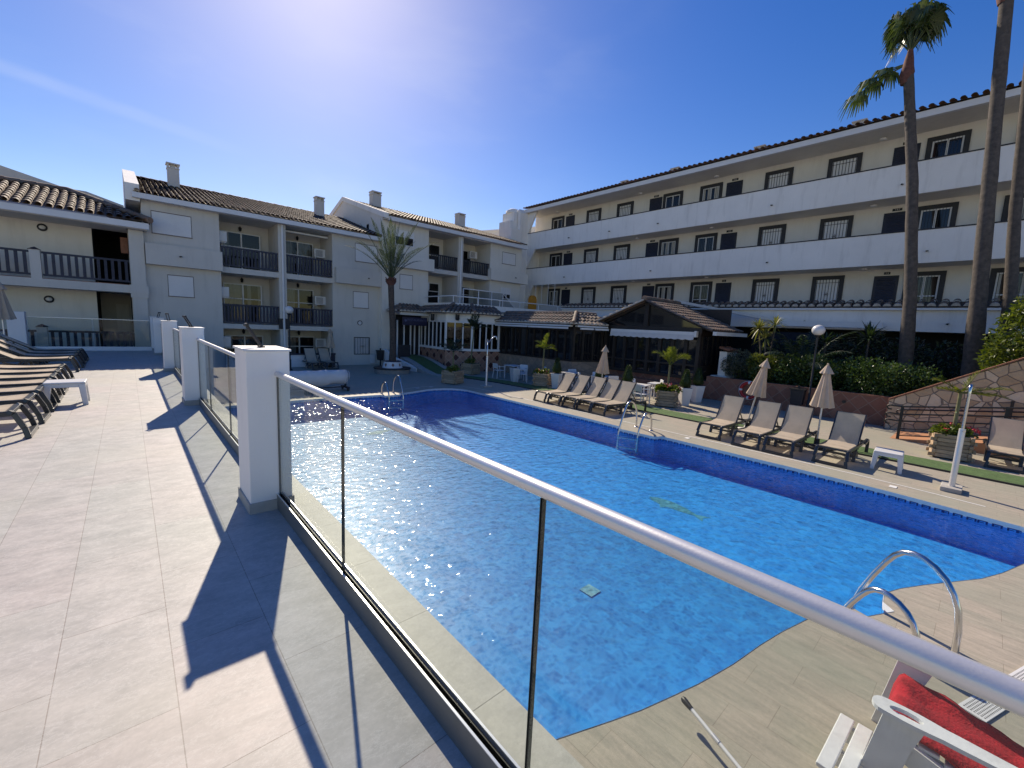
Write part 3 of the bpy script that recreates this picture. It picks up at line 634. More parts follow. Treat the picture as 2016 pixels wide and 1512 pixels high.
P(b, 'capital', MB().box(5.33, Yb-.10, 1.80, 5.77, Yb-.052, 1.90).box(5.33, Yb-.09, 1.90, 5.77, Yb-.052, 2.22).box(5.31, Yb-.12, 2.22, 5.79, Yb-.052, 2.30), 'charcoal')
P(b, 'string_band', MB().box(.66, Yb-.32, 4.20, 3.16, Yb, 4.99), 'stucco'); P(b, 'string_band', MB().box(7.93, Yb-.32, 4.22, 10.75, Yb, 4.98), 'stucco')
spot(b, 1.75, Yb-.32, 4.6); spot(b, 9.6, Yb-.32, 4.6)
P(b, 'gutter', MB().box(.37, 22.17, 6.60, 10.3, 22.34, 6.79), 'trim_white'); P(b, 'eave_soffit', MB().box(.6, 22.34, 6.66, 10.3, Yb+.02, 6.70), 'stucco')
rf = P(b, 'roof', tile_slope(MB(), (.42, 22.15, 6.83), (10.3, 22.15, 6.83), (.42, 27.7, 8.52), (10.3, 27.7, 8.52)), 'roof')
P(rf, 'roof_back', MB().quad((.42, 27.7, 8.5), (10.3, 27.7, 8.5), (10.3, 33.2, 6.82), (.42, 33.2, 6.82)), 'roof')
rc = MB()
for i in range(28): rc.tube([(.45+i*.352, 27.7, 8.53+.01*(i % 2)), (.45+(i+1)*.352+.03, 27.7, 8.515)], .10, 8)
P(rf, 'ridge_tiles', rc, 'roof')
for x in (1.74, 8.28):
    z0 = 8.0
    c = P(rf, 'chimney', MB().box(x, 26.3, z0, x+.43, 26.73, 8.95).box(x-.02, 26.28, 8.955, x+.45, 26.75, 9.0).box(x-.04, 26.26, 9.14, x+.47, 26.77, 9.19).box(x, 26.3, 9.0, x+.06, 26.73, 9.14).box(x+.37, 26.3, 9.0, x+.43, 26.73, 9.14).box(x+.12, 26.4, 9.0, x+.31, 26.6, 9.14), 'stucco')
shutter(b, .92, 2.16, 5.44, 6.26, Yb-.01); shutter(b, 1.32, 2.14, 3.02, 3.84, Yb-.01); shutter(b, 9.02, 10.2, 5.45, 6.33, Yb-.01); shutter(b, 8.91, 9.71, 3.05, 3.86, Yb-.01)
gw = P(b, 'barred_window', MB().box(8.93, Yb-.02, .56, 9.80, Yb+.01, .60).box(8.93, Yb-.02, 1.45, 9.80, Yb+.01, 1.49).box(8.93, Yb-.02, .60, 8.97, Yb+.01, 1.45).box(9.76, Yb-.02, .60, 9.80, Yb+.01, 1.45), 'charcoal')
P(gw, 'pane', MB().box(8.97, Yb-.008, .60, 9.76, Yb+.005, 1.45), 'trim_white')
mb = MB()
for k in range(9): mb.box(9.01+k*.088, Yb-.05, .60, 9.026+k*.088, Yb-.035, 1.45)
mb.lathe([(.13, -.006), (.13, .006)], 4, (9.366, Yb-.058, 1.02)); P(gw, 'bars', mb, 'black')
ck = MB(); n = 20
for i in range(n):
    a, c_ = 2*math.pi*i/n, 2*math.pi*(i+1)/n
    ck.hexa([(9.25+r*math.cos(t_), y, 2.25+r*math.sin(t_)) for y in (Yb-.03, Yb) for r, t_ in ((.10, a), (.13, a), (.13, c_), (.10, c_))])
k_ = P(b, 'wall_clock', ck, 'charcoal'); P(k_, 'clock_face', MB().prism([(9.25+.10*math.cos(2*math.pi*i/20), 2.25+.10*math.sin(2*math.pi*i/20)) for i in range(20)], Yb-.015, Yb-.005, 'y'), 'trim_white'); P(k_, 'clock_hands', MB().box(9.246, Yb-.021, 2.25, 9.254, Yb-.017, 2.32).box(9.25, Yb-.021, 2.246, 9.30, Yb-.017, 2.254), 'black')
P(b, 'meter_box', MB().box(9.82, Yb-.05, .08, 10.08, Yb, .55), 'trim_white')
P(b, 'wall_base', MB().box(.62, Yb-.006, -.1, 3.13, Yb, 1.55), 'stucco'); P(b, 'wall_base', MB().box(7.86, Yb-.006, -.1, 10.3, Yb, 1.55), 'stucco')
for lv, (zf, zt) in enumerate(((0., 1.4), (1.97, 3.85), (4.42, 6.22))):
    zb_ = zf+.02 if lv else .02
    glazed(b, 3.42, 5.02, zb_, zt, Yb+1.72, 2, .62 if lv else .55, [(.05, .5), (.62, .72), (.9, .97)] if lv == 1 else [(.04, .2)])
    glazed(b, 5.95, 7.45, zb_, zt, Yb+1.72, 2, .62, [(.05, .35), (.55, .95)] if lv == 2 else [(.1, .4)])
    lantern(b, 4.2, Yb+1.84, zt+.17); lantern(b, 6.7, Yb+1.84, zt+.17)
    if lv:
        balustrade(b, 3.14, 5.38, Yb+.05, zf+.06, zf+.88); balustrade(b, 5.72, 7.84, Yb+.05, zf+.06, zf+.88)
    else:
        P(b, 'terrace_screen', MB().box(5.72, Yb-.3, 0, 7.84, Yb-.25, .58), 'trim_white'); P(b, 'screen_rail', MB().box(5.70, Yb-.33, .581, 7.86, Yb-.22, .66).box(7.6, Yb-.31, 0, 7.84, Yb-.302, .58), 'navy_wood')
        P(b, 'terrace_screen', MB().box(3.14, Yb-.3, 0, 5.38, Yb-.25, .58), 'trim_white')
P(b, 'awning_roll', MB().tube([(5.8, Yb+.5, 6.45), (7.8, Yb+.5, 6.45)], .05, 8), 'trim_white')
for i, (zf, nm) in enumerate(((5.55, 'top'), (3.15, 'middle'), (.95, 'ground'))):
    ac(3.33, Yb+.75, zf, 'white air conditioner on the left wall of the left %s balcony of the middle block' % nm, True)
    ac(7.62, Yb+1.2, zf-.06, 'white air conditioner at the right end of the right %s balcony of the middle block' % nm)

# ------------------------------------------------------------------ right wing (C): X 10.3-20.4, front Y 22.2
b = thing('apartment_block', 'right white apartment wing with grey balconies behind the restaurant terrace', 'building', (15, 22.2, 0))
Yc = 22.2
w1 = MB().box(10.3, Yc, -.2, 13.12, Yc+2, 7.72).box(17.67, Yc, -.2, 20.4, Yc+2, 7.72).box(10.3, Yc+1.7, -.2, 20.4, BACK, 7.72).prism([(22.2, 7.72), (33, 7.72), (33, 8.2), (27.7, 9.72)][::1]+[(22.0, 7.95)], 10.3, 10.42, 'x')
P(b, 'wall', w1, 'stucco_cream')
P(b, 'gable_parapet', MB().prism([(21.85, 7.75), (21.85, 8.02), (27.7, 9.86), (33, 8.25), (33, 7.9), (27.7, 9.6)], 10.24, 10.5, 'x'), 'stucco_white')
for z0, z1 in ((3.40, 3.60), (5.34, 5.58)): P(b, 'balcony_slab', MB().box(13.12, Yc-.02, z0, 17.67, Yc+1.7, z1), 'stucco')
P(b, 'balcony_ceiling', MB().box(13.12, Yc+.01, 7.66, 17.67, Yc+1.7, 7.70), 'stucco')
P(b, 'column', MB().box(15.15, Yc-.05, 3.6, 15.5, Yc+1.7, 7.66), 'stucco'); P(b, 'downpipe', MB().tube([(15.32, Yc-.1, 7.66), (15.32, Yc-.1, 3.6)], .05, 10), 'trim_white')
P(b, 'string_band', MB().box(10.3, Yc-.36, 5.36, 13.3, Yc, 6.02), 'stucco_cream'); P(b, 'string_band', MB().box(17.5, Yc-.36, 5.36, 20.75, Yc, 6.05), 'stucco_cream')
spot(b, 19.6, Yc-.36, 5.7)
P(b, 'gutter', MB().box(10.5, 21.72, 7.66, 20.5, 21.9, 7.86), 'trim_white'); P(b, 'eave_soffit', MB().box(10.3, 21.9, 7.71, 20.4, Yc+.02, 7.75), 'stucco')
rf = P(b, 'roof', tile_slope(MB(), (10.5, 21.7, 7.90), (20.4, 21.7, 7.90), (10.5, 27.7, 9.72), (20.4, 27.7, 9.72)), 'roof')
P(rf, 'roof_back', MB().quad((10.5, 27.7, 9.7), (20.4, 27.7, 9.7), (20.4, 33.2, 8.0), (10.5, 33.2, 8.0)), 'roof')
for x in (11.55, 17.9):
    P(rf, 'chimney', MB().box(x, 26.25, 9.2, x+.55, 26.75, 10.05).box(x-.03, 26.22, 10.05, x+.58, 26.78, 10.10).box(x, 26.25, 10.10, x+.08, 26.75, 10.2).box(x+.47, 26.25, 10.10, x+.55, 26.75, 10.2).box(x-.03, 26.22, 10.2, x+.58, 26.78, 10.26), 'stucco')
glazed(b, 11.0, 12.15, 6.55, 7.05, Yc-.025, 2, 0, (), True); P(b, 'shutter_box', MB().box(10.98, Yc-.02, 7.05, 12.17, Yc, 7.36), 'trim_white')
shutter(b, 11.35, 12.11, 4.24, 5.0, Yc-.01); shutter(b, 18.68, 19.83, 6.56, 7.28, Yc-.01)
glazed(b, 18.7, 19.5, 4.26, 4.62, Yc-.025, 2, 0, (), True); P(b, 'shutter_box', MB().box(18.68, Yc-.02, 4.62, 19.52, Yc, 5.0), 'trim_white')
for zf, zt in ((3.62, 4.92), (5.60, 7.25)):
    glazed(b, 13.2, 14.85, zf, zt, Yc+1.57, 2, .6, []); glazed(b, 15.6, 17.25, zf, zt, Yc+1.57, 2, .6, [(.2, .6)])
balustrade(b, 13.3, 15.14, Yc+.05, 5.64, 6.42, 'charcoal'); balustrade(b, 15.51, 17.6, Yc+.05, 5.62, 6.38, 'charcoal')
ac(17.1, Yc+1.2, 6.75, 'white air conditioner high on the right upper balcony of the right wing'); ac(13.5, Yc+1.0, 4.4, 'white air conditioner on the left lower balcony of the right wing', True)
# restaurant roof terrace in front of it
b2 = thing('roof_terrace', 'white parapet terrace with white tube railing above the restaurant bay', 'terrace', (15, 20, 3.4))
P(b2, 'parapet', MB().box(12.9, 19.25, 3.25, 21.4, 19.4, 3.56).box(12.9, 19.4, 3.25, 13.05, Yc, 3.56), 'stucco_white'); P(b2, 'floor_slab', MB().box(13.05, 19.4, 3.1, 21.4, Yc, 3.3), 'concrete')
mb = MB().tube([(12.97, Yc-.05, 3.92), (12.97, 19.32, 3.92), (21.3, 19.32, 3.92)], .028, 8)
for x in (12.97, 14.6, 16.2, 17.8, 19.4, 21.2): mb.tube([(x, 19.32, 3.56), (x, 19.32, 3.92)], .025, 8)
mb.tube([(12.97, 20.8, 3.56), (12.97, 20.8, 3.92)], .025, 8)
P(b2, 'railing', mb, 'trim_white')
t = thing('glass_screen', 'white framed glass windbreak sloping down at one end on the roof terrace', 'screen', (14.5, 20.6, 3.3))
xs = [0, 1.1, 2.1, 3.0]; mb = MB()
for x in xs: mb.box(x-.025, -.025, 0, x+.025, .025, 1.15)
mb.box(-.02, -.02, 1.15, 3.03, .02, 1.20); mb.bar((3.0, 0, 1.16), (4.1, 0, .25), .04, .04); new('frame', mb, 'trim_white', t)
new('pane', MB().quad((0, 0, .05), (3, 0, .05), (3, 0, 1.15), (0, 0, 1.15)).quad((3, 0, .05), (4.1, 0, .05), (4.1, 0, .25), (3, 0, 1.15)), 'win_glass', t)
mb = MB().prism([(-.34, 0), (.34, 0), (.34, .95), (.26, 1.12), (.1, 1.2), (-.1, 1.2), (-.26, 1.12), (-.34, .95)], -.05, .05, 'y')
o = tag(new('orange_board', mb, 'orange', loc=(19.7, 20.2, 3.31)), 'round-topped orange board standing at the end of the roof terrace', 'board')

# ------------------------------------------------------------------ left building (A): front Y 22.4, X < .65
b = thing('apartment_block', 'left two-storey block with dark balustrade, round lamps and a curved-tile hipped roof', 'building', (-3, 22.4, .62)); Ya = 22.4
P(b, 'wall', MB().box(-14, Ya+1.3, .5, -.86, 27, 5.7).box(.18, Ya+1.3, .5, .60, 27, 5.7).box(-.86, 26.4, .5, .18, 27, 5.7), 'stucco_cream')
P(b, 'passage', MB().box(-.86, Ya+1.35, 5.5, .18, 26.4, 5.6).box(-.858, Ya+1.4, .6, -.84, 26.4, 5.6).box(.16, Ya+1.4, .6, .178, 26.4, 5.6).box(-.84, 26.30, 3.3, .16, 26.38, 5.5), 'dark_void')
P(b, 'far_opening', MB().box(-.35, 26.28, 1.2, .08, 26.37, 2.6), 'stucco_white'); P(b, 'passage_floor', MB().box(-.84, Ya+1.3, 3.05, .16, 26.3, 3.3), 'stucco')
P(b, 'upper_slab', MB().box(-14, Ya, 3.03, .17, Ya+1.3, 3.32), 'stucco'); P(b, 'ground_slab', MB().box(-14, Ya-.05, .4, .6, Ya+1.3, .66), 'stucco')
P(b, 'column', MB().box(.19, Ya, .66, .63, Ya+.4, 5.42).box(.15, Ya-.04, 2.86, .67, Ya+.44, 3.02).box(.13, Ya-.06, 3.02, .69, Ya+.46, 3.34).box(.15, Ya-.04, 5.42, .67, Ya+.44, 5.54), 'stucco')
P(b, 'soffit', MB().box(-14, Ya-.3, 5.42, .75, Ya+1.3, 5.5), 'stucco')
P(b, 'fascia', MB().box(-14, Ya-.45, 5.44, .80, Ya-.3, 5.66), 'trim_white')
for x0, x1 in ((-2.13, .17), (-4.8, -2.42), (-7.5, -5.1)):
    balustrade(b, x0, x1, Ya+.1, 3.42, 4.26, sw=.085, gap=.10); balustrade(b, x0, x1, Ya+.1, .74, 1.52, sw=.085, gap=.10)
    P(b, 'balustrade_base', MB().box(x0, Ya+.06, 3.321, x1, Ya+.14, 3.345), 'terracotta')
for x in (-2.41, -5.09):
    for z in (3.32, .66):
        p_ = P(b, 'pier', MB().box(x, Ya+.02, z, x+.26, Ya+.22, z+.98), 'stucco'); P(p_, 'pier_cap', MB().add([(x-.03, Ya-.01, z+.98), (x+.29, Ya-.01, z+.98), (x+.29, Ya+.25, z+.98), (x-.03, Ya+.25, z+.98), (x+.13, Ya+.12, z+1.08)], [(0, 1, 4), (1, 2, 4), (2, 3, 4), (3, 0, 4), (3, 2, 1, 0)]) or MB(), 'charcoal') if False else None
        mb = MB(); mb.add([(x-.03, Ya-.01, z+.98), (x+.29, Ya-.01, z+.98), (x+.29, Ya+.25, z+.98), (x-.03, Ya+.25, z+.98), (x+.13, Ya+.12, z+1.08)], [(0, 1, 4), (1, 2, 4), (2, 3, 4), (3, 0, 4), (3, 2, 1, 0)]); P(p_, 'pier_cap', mb, 'navy_wood')
for z in (5.22, 2.63):
    mb = MB().lathe([(.135, 0), (.135, .03), (.11, .035)], 20); bm_ = MB(); 
    for x in (-2.15, -4.9):
        q = MB(); q.add([(x+v[0], Ya+1.3-v[2], z+v[1]) for v in mb.v], mb.f, True); l_ = P(b, 'bulkhead_lamp', q, 'charcoal')
        q = MB().sphere((x, Ya+1.265, z), .09, 14, 8, .8); P(l_, 'diffuser', q, 'globe')
P(b, 'red_cabinet', MB().box(-.05, Ya+1.0, 4.6, .175, Ya+1.3, 5.2), 'terracotta')
rf = P(b, 'roof', tile_slope(tile_slope(MB(), (-14, Ya-.5, 5.72), (.85, Ya-.5, 5.72), (-14, 24.95, 6.86), (-1.5, 24.95, 6.86), w=.25, r=.105), (.85, Ya-.5, 5.72), (.85, 27.5, 5.72), (-1.5, 24.95, 6.86), (-1.5, 25.0, 6.86), w=.25, r=.105), 'roof')
hp = MB()
for i in range(12):
    t0, t1 = i/12, (i+1.15)/12; A_, B_ = Vector((.85, Ya-.5, 5.78)), Vector((-1.5, 24.95, 6.92)); hp.tube([A_.lerp(B_, t0), A_.lerp(B_, min(1, t1))], .12, 8)
for i in range(30): hp.tube([(-1.5-i*.4, 24.95, 6.92), (-1.5-(i+1)*.4-.03, 24.95, 6.90)], .12, 8)
P(rf, 'ridge_tiles', hp, 'roof')
P(b, 'rear_gable', MB().prism([(-9, 5), (-9, 9.2), (-3.48, 7.88), (-1.68, 7.44), (-1.06, 7.45), (.15, 7.11), (.15, 5)], 27.4, 31, 'y'), 'stucco')

# ------------------------------------------------------------------ gallery block (R): parapets X 22, wall X 23.3
b = thing('gallery_block', 'long three-storey gallery block with white parapets, charcoal framed windows and a tiled eave', 'building', (22, 9, 0))
Xr, Xw, Y0, Y1 = 22., 23.3, -7., 23.7
P(b, 'wall', MB().box(Xw, Y0, -.2, Xw+8, Y1+.3, 10.75), 'stucco_cream')
for fl in (5.68, 8.20): P(b, 'gallery_slab', MB().box(Xr+.12, Y0, fl-.2, Xw, Y1, fl), 'stucco_cream')
P(b, 'gallery_slab', MB().box(Xr-.3, Y0, 2.98, Xw, Y1, 3.18), 'stucco')
for z0, z1 in ((5.48, 6.66), (8.00, 9.15)):
    p_ = P(b, 'parapet', MB().box(Xr, Y0, z0, Xr+.12, Y1, z1), 'stucco_white'); P(p_, 'coping', MB().box(Xr-.015, Y0, z1, Xr+.135, Y1, z1+.045), 'charcoal')
P(b, 'soffit', MB().box(Xr-.1, Y0, 10.60, Xw, Y1, 10.66), 'stucco_cream'); P(b, 'fascia', MB().box(Xr-.28, Y0, 10.58, Xr-.1, Y1+.1, 10.80), 'trim_white')
rf = P(b, 'roof', tile_slope(MB(), (Xr-.36, Y0, 10.86), (Xr-.36, Y1, 10.86), (Xr+4.5, Y0, 12.2), (Xr+4.5, Y1, 12.2), w=.26, step=.45, r=.085), 'roof')
P(rf, 'roof_back', MB().quad((Xr+4.5, Y0, 12.2), (Xr+4.5, Y1, 12.2), (Xr+9.5, Y1, 10.8), (Xr+9.5, Y0, 10.8)).quad((Xr-.3, Y1, 10.8), (Xr+4.5, Y1, 12.2), (Xr+9.5, Y1, 10.8)), 'roof')
for y in (15.6, 12.4, 8.2, 4.5): P(rf, 'roof_hatch', MB().box(Xr+.5, y, 10.98, Xr+.9, y+.42, 11.32).box(Xr+.46, y-.04, 11.32, Xr+.94, y+.46, 11.37), 'stucco')
# openings
wins = [(22.26, 21.11, 'w'), (19.11, 17.92, 'g'), (16.68, 15.55, 'g'), (13.57, 12.40, 'w'), (11.46, 10.24, 'w'), (8.29, 7.08, 'g'), (5.76, 4.59, 'g'), (2.63, 1.47, 'w'), (.36, -.85, 'w'), (-3.0, -4.15, 'g')]
doors = [20.93, 14.43, 10.07, 3.59, -1.05]
FLZ = (3.18, 5.68, 8.20)
def proto_win(kind):
    # local frame: origin at the lower centre of the opening, facing -X
    W, H, fr = 1.17, 1.42, .16
    mb = MB().box(-.05, -W/2, 0, .02, -W/2+fr, H).box(-.05, W/2-fr, 0, .02, W/2, H).box(-.05, -W/2+fr, H-fr, .02, W/2-fr, H).box(-.06, -W/2+fr, 0, .02, W/2-fr, .08)
    return mb, W/2-fr, H-fr
def place_win(y0, y1, kind, fl, protos={}):
    yc = (y0+y1)/2; loc = Vector((Xw-.005, yc, FLZ[fl]+.72))-Vector((22, 9, 0))
    if kind in protos: return copy_tree(protos[kind], b, loc)
    mb, hw, ht = proto_win(kind); w_ = new('window', mb, 'charcoal', b, loc=loc)
    if kind in 'wv':
        f2 = MB().box(-.02, -hw, .08, .0, -hw+.05, ht).box(-.02, hw-.05, .08, .0, hw, ht).box(-.02, -hw+.05, ht-.05, .0, hw-.05, ht).box(-.02, -hw+.05, .08, .0, hw-.05, .13).box(-.024, -.03, .13, -.002, .03, ht-.05).box(-.022, -hw+.05, .46, -.001, -.03, .50).box(-.022, .03, .46, -.001, hw-.05, .50)
        new('sash', f2, 'trim_white', w_); new('pane', MB().box(-.008, -hw+.05, .13, -.004, hw-.05, ht-.05), 'dark_glass', w_)
        if kind == 'v': new('curtain', MB().box(-.011, -hw+.06, .14, -.0085, -hw+.24, ht-.06).box(-.011, .05, .14, -.0085, .17, ht-.06).box(-.011, hw-.13, .14, -.0085, hw-.06, ht-.06), 'curtain', w_)
        mb = MB()
        for k in range(9): mb.box(-.035, -hw+.06+k*(2*hw-.12)/8-.005, .08, -.027, -hw+.06+k*(2*hw-.12)/8+.005, ht)
    else:
        new('blind', MB().box(-.012, -hw, .08, -.002, hw, ht), 'trim_white', w_); mb = MB()
        for k in range(8): mb.box(-.035, -hw+.03+k*(2*hw-.06)/7-.008, .08, -.02, -hw+.03+k*(2*hw-.06)/7+.008, ht)
        for zz in (.22, ht-.14): mb.box(-.045, -hw, zz-.008, -.036, hw, zz+.008)
        for q in range(4):
            a = q*math.pi/4; mb.bar((-.04, -.10*math.cos(a), .62-.10*math.sin(a)), (-.04, .10*math.cos(a), .62+.10*math.sin(a)), .008, .008)
    new('grille', mb, 'black' if kind == 'g' else 'charcoal', w_); protos[kind] = w_; return w_
for fl in range(3):
    for i, (y0, y1, k) in enumerate(wins): place_win(y0, y1, 'v' if k == 'w' and (i+fl*2) % 5 in (0, 3) else k, fl)
dp = None
def text(name, body, size, mat, parent, loc, rot, ext=.004):
    cu = bpy.data.curves.new(name, 'FONT'); cu.body = body; cu.size = size; cu.extrude = ext; cu.align_x = 'CENTER'; cu.align_y = 'CENTER'
    o = bpy.data.objects.new(name, cu); C.objects.link(o); dg = bpy.context.evaluated_depsgraph_get(); me = bpy.data.meshes.new_from_object(o.evaluated_get(dg))
    bpy.data.objects.remove(o); me.materials.clear(); me.materials.append(MA[mat]); q = bpy.data.objects.new(name, me); C.objects.link(q); q.parent = parent; q.location = loc; q.rotation_euler = rot; return q
nums = [['11', '12', '13', '14', '15'], ['104', '105', '106', '107', '108'], ['204', '205', '206', '207', '208']]
for fl in range(3):
    for i, y in enumerate(doors):
        loc = Vector((Xw, y-.39, FLZ[fl]))-Vector((22, 9, 0))
        if dp is None:
            mb = MB().box(-.03, -.39, 0, .01, .39, 2.04); mb2 = MB()
            for k in range(26): mb2.hexa([(-.034, -.30, .15+k*.07), (-.034, .30, .15+k*.07), (-.0305, .30, .15+k*.07), (-.0305, -.30, .15+k*.07), (-.042, -.30, .16+k*.07), (-.042, .30, .16+k*.07), (-.0305, .30, .20+k*.07), (-.0305, -.30, .20+k*.07)])
            dp = new('door', mb, 'door_navy', b, loc=loc); new('louvre', mb2, 'navy_wood', dp); new('door_handle', MB().box(-.07, .30, .95, -.03, .33, 1.05), 'alu', dp)
        else: copy_tree(dp, b, loc)
        wdt = .30 if fl else .2
        pl = new('number_plate', MB().box(-.012, -wdt/2, -.05, 0, wdt/2, .05), 'black', b, loc=Vector((Xw-.001, y-.39, FLZ[fl]+2.14))-Vector((22, 9, 0)))
        text('number', ' '.join(nums[fl][i]), .075, 'trim_white', pl, (-.014, 0, 0), (R(90), 0, R(-90)), .002)
        lp_ = MB().lathe([(.12, 0), (.13, -.02), (.09, -.05), (.02, -.06)], 14, (Xw-.6, y+.3, FLZ[fl]+2.30)); P(b, 'ceiling_lamp', lp_, 'globe')
for z, ys in ((8.42, (19.4, 16.2, 13.0, 7.4, 3.0, -.5)), (5.9, (19.6, 13.2, 7.3, 2.0, -1.5))):
    for y in ys: spot(b, Xr, y, z, 'drain_spout', (-1, 0))
# lower lean-to roof and white fascia wall in front of the first gallery
P(b, 'fascia_wall', MB().box(21.5, Y0, 2.95, 21.7, 19.2, 3.72), 'stucco_white'); P(b, 'lean_to_gutter', MB().box(21.36, Y0, 3.722, 21.7, 19.2, 3.80), 'trim_white')
pg = MB(); rf2 = P(b, 'lean_to_roof', tile_slope(MB(), (21.34, Y0, 3.84), (21.34, 19.2, 3.84), (22.0, Y0, 4.08), (22.0, 19.2, 4.08), w=.30, r=.12, step=.36, plug=pg), 'roof'); P(rf2, 'mortar_plugs', pg, 'tile_edge')
for y in (3.2, 1.1, 5.4): spot(b, 21.5, y, 3.25, 'drain_spout', (-1, 0))
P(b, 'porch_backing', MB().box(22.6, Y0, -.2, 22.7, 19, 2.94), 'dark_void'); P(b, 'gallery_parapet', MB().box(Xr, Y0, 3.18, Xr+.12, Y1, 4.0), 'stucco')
P(b, 'end_wall', MB().box(20.4, Y1-.3, 3.2, Xw, Y1, 9.3).prism([(Y1-.30, 9.3), (Y1, 9.3), (Y1, 10.6), (Y1-.15, 10.75), (Y1-.30, 10.5)], 21.2, 22.3, 'x'), 'stucco_white')
ew = MB()
for k in range(10):
    a0, a1 = k/10*math.pi/2, (k+1)/10*math.pi/2
for z0, z1 in ((6.70, 8.0), (9.19, 10.58), (4.1, 5.48)):    # splayed corner pieces at the gallery end
    P(b, 'corner_splay', MB().prism([(Y1-.30, z0), (Y1-.301-.02, z0), (Y1-1.1, z1), (Y1-.30, z1)], Xr+.002, Xr+.118, 'x'), 'stucco_white')
gs = MB()
for k in range(5): gs.box(Xr-.02, 22.9-k*.62-.02, 4.0, Xr-.001, 22.9-k*.62+.02, 5.48)
P(b, 'gallery_glazing', gs, 'trim_white')
P(b, 'side_tower', MB().box(20.6, 23.75, 3.0, 21.9, 25, 9.9).box(20.9, 23.75, 9.9, 21.9, 25, 10.55).lathe([(.55, 0), (.55, .15), (.3, .3), (.01, .36)], 12, (21.3, 24.3, 10.55)), 'stucco_white')
b3 = thing('rear_building', 'plain pale wall of a building rising behind the right wing roof', 'building', (24, 30, 0))
P(b3, 'wall', MB().prism([(19, 0), (19, 9.6), (23, 10.35), (30, 12.0), (30, 0)], 30, 36, 'y'), 'stucco_cream')
P(b3, 'coping', MB().prism([(19, 9.6), (23, 10.35), (30, 12.0), (30, 12.1), (23, 10.45), (19, 9.7)], 29.95, 36, 'y'), 'trim_white')

# ------------------------------------------------------------------ restaurant: bay, long window wing, entrance
b = thing('restaurant', 'restaurant with a faceted bay on diamond tiles, dark window wing, curved-tile eaves and entrance sign', 'building', (13.5, 18, 0))
F0, F1, F2, F3, F4, F5 = (12.45, 22.18), (12.30, 18.96), (13.30, 17.92), (14.95, 17.72), (15.0, 12.6), (16.55, 12.1)
def flen(p, q): return (Vector(p)-Vector(q)).length
for (p, q, mm) in ((F0, F1, 'y'), (F1, F2, 'd'), (F2, F3, 'x')):
    L = flen(p, q); P(b, 'tiled_plinth', MB().fbox(p, q, 0, L, -.16, 0, -.05, 1.06), 'diamond_'+mm)
    P(b, 'sill', MB().fbox(p, q, -.02, L+.02, -.18, .05, 1.06, 1.18), 'trim_white')
    P(b, 'bay_header', MB().fbox(p, q, 0, L, -.16, .0, 2.60, 3.02), 'stucco_white')
    n = max(2, round(L/.47)); fr = MB().fbox(p, q, 0, .07, -.10, .005, 1.18, 2.60).fbox(p, q, L-.10, L, -.10, .005, 1.18, 2.60).fbox(p, q, .07, L-.10, -.09, .0, 2.50, 2.60)
    for k in range(1, n): u = .07+(L-.17)*k/n; fr.fbox(p, q, u-.03, u+.03, -.08, -.002, 1.18, 2.50)
    w_ = P(b, 'bay_window', fr, 'trim_white')
    P(w_, 'pane', MB().fbox(p, q, .07, L-.10, -.05, -.045, 1.18, 2.50), 'win_glass')
P(b, 'interior_backing', MB().box(13.6, 18.9, 0, 21, 21.9, 3.0).box(16.2, 12.6, 0, 21, 18.9, 2.6), 'dark_void')
for x, y in ((13.3, 19.3), (13.45, 20.3), (14.3, 18.6)):
    q = MB().lathe([(.02, .1), (.10, -.05), (.09, -.05)], 10, (x, y, 2.15)); q.tube([(x, y, 2.25), (x, y, 2.6)], .006, 5); P(b, 'pendant_lamp', q, 'trim_white')
def inn(p, q, e, dn): 
    d = (Vector(q)-Vector(p)).normalized(); return Vector((d.y, -d.x))
def miter(pts, off):
    out = []
    for i, p in enumerate(pts):
        ns = []
        if i > 0: ns.append(inn(pts[i-1], p, 0, 0))
        if i < len(pts)-1: ns.append(inn(p, pts[i+1], 0, 0))
        n = sum(ns, Vector((0, 0))).normalized(); k = 1/max(.3, n.dot(ns[0])); out.append(Vector(p)+n*off*k)
    return out
pgs = [MB(), MB(), MB()]; rt = MB(); hips = []; bay = [F0, F1, F2, F3]
E_, I_ = miter(bay, .32), miter(bay, -.62)
for i in range(3): tile_slope(rt, (*E_[i], 2.98), (*E_[i+1], 2.98), (*I_[i], 3.42), (*I_[i+1], 3.42), w=.21, r=.095, plug=pgs[0])
def hip(a, c_):
    q = MB()
    for k in range(4): q.tube([a.lerp(c_, k/4), a.lerp(c_, min(1, (k+1.2)/4))], .10, 8)
    hips.append(q)
for i in (1, 2): hip(Vector((*E_[i], 3.06)), Vector((*I_[i], 3.50)))
wing = [F3, F4, F5]; E2, I2 = miter([(14.95, 18.1), F4, F5], .34), miter([(14.95, 18.1), F4, F5], -.75)
for i in range(2): tile_slope(rt, (*E2[i], 2.66), (*E2[i+1], 2.66), (*I2[i], 3.16), (*I2[i+1], 3.16), w=.21, r=.095, plug=pgs[1])
hip(Vector((*E2[1], 2.74)), Vector((*I2[1], 3.24)))
hips.append(MB().tube([(*I2[0], 3.2), (*I2[1], 3.2), (*I2[2], 3.2)], .09, 8))
tile_slope(rt, (10.5, 20.55, 2.95), (12.5, 20.55, 2.95), (10.9, 21.5, 3.36), (12.1, 21.5, 3.36), w=.21, r=.095, plug=pgs[2])
tile_slope(rt, (10.5, 22.1, 2.95), (10.5, 20.55, 2.95), (11.2, 22.1, 3.3), (10.9, 21.5, 3.36), w=.21, r=.095, plug=pgs[2])
rf = P(b, 'roof', rt, 'roof')
for q in pgs: P(rf, 'mortar_plugs', q, 'tile_edge')
for q in hips: P(rf, 'hip_tiles', q, 'roof')
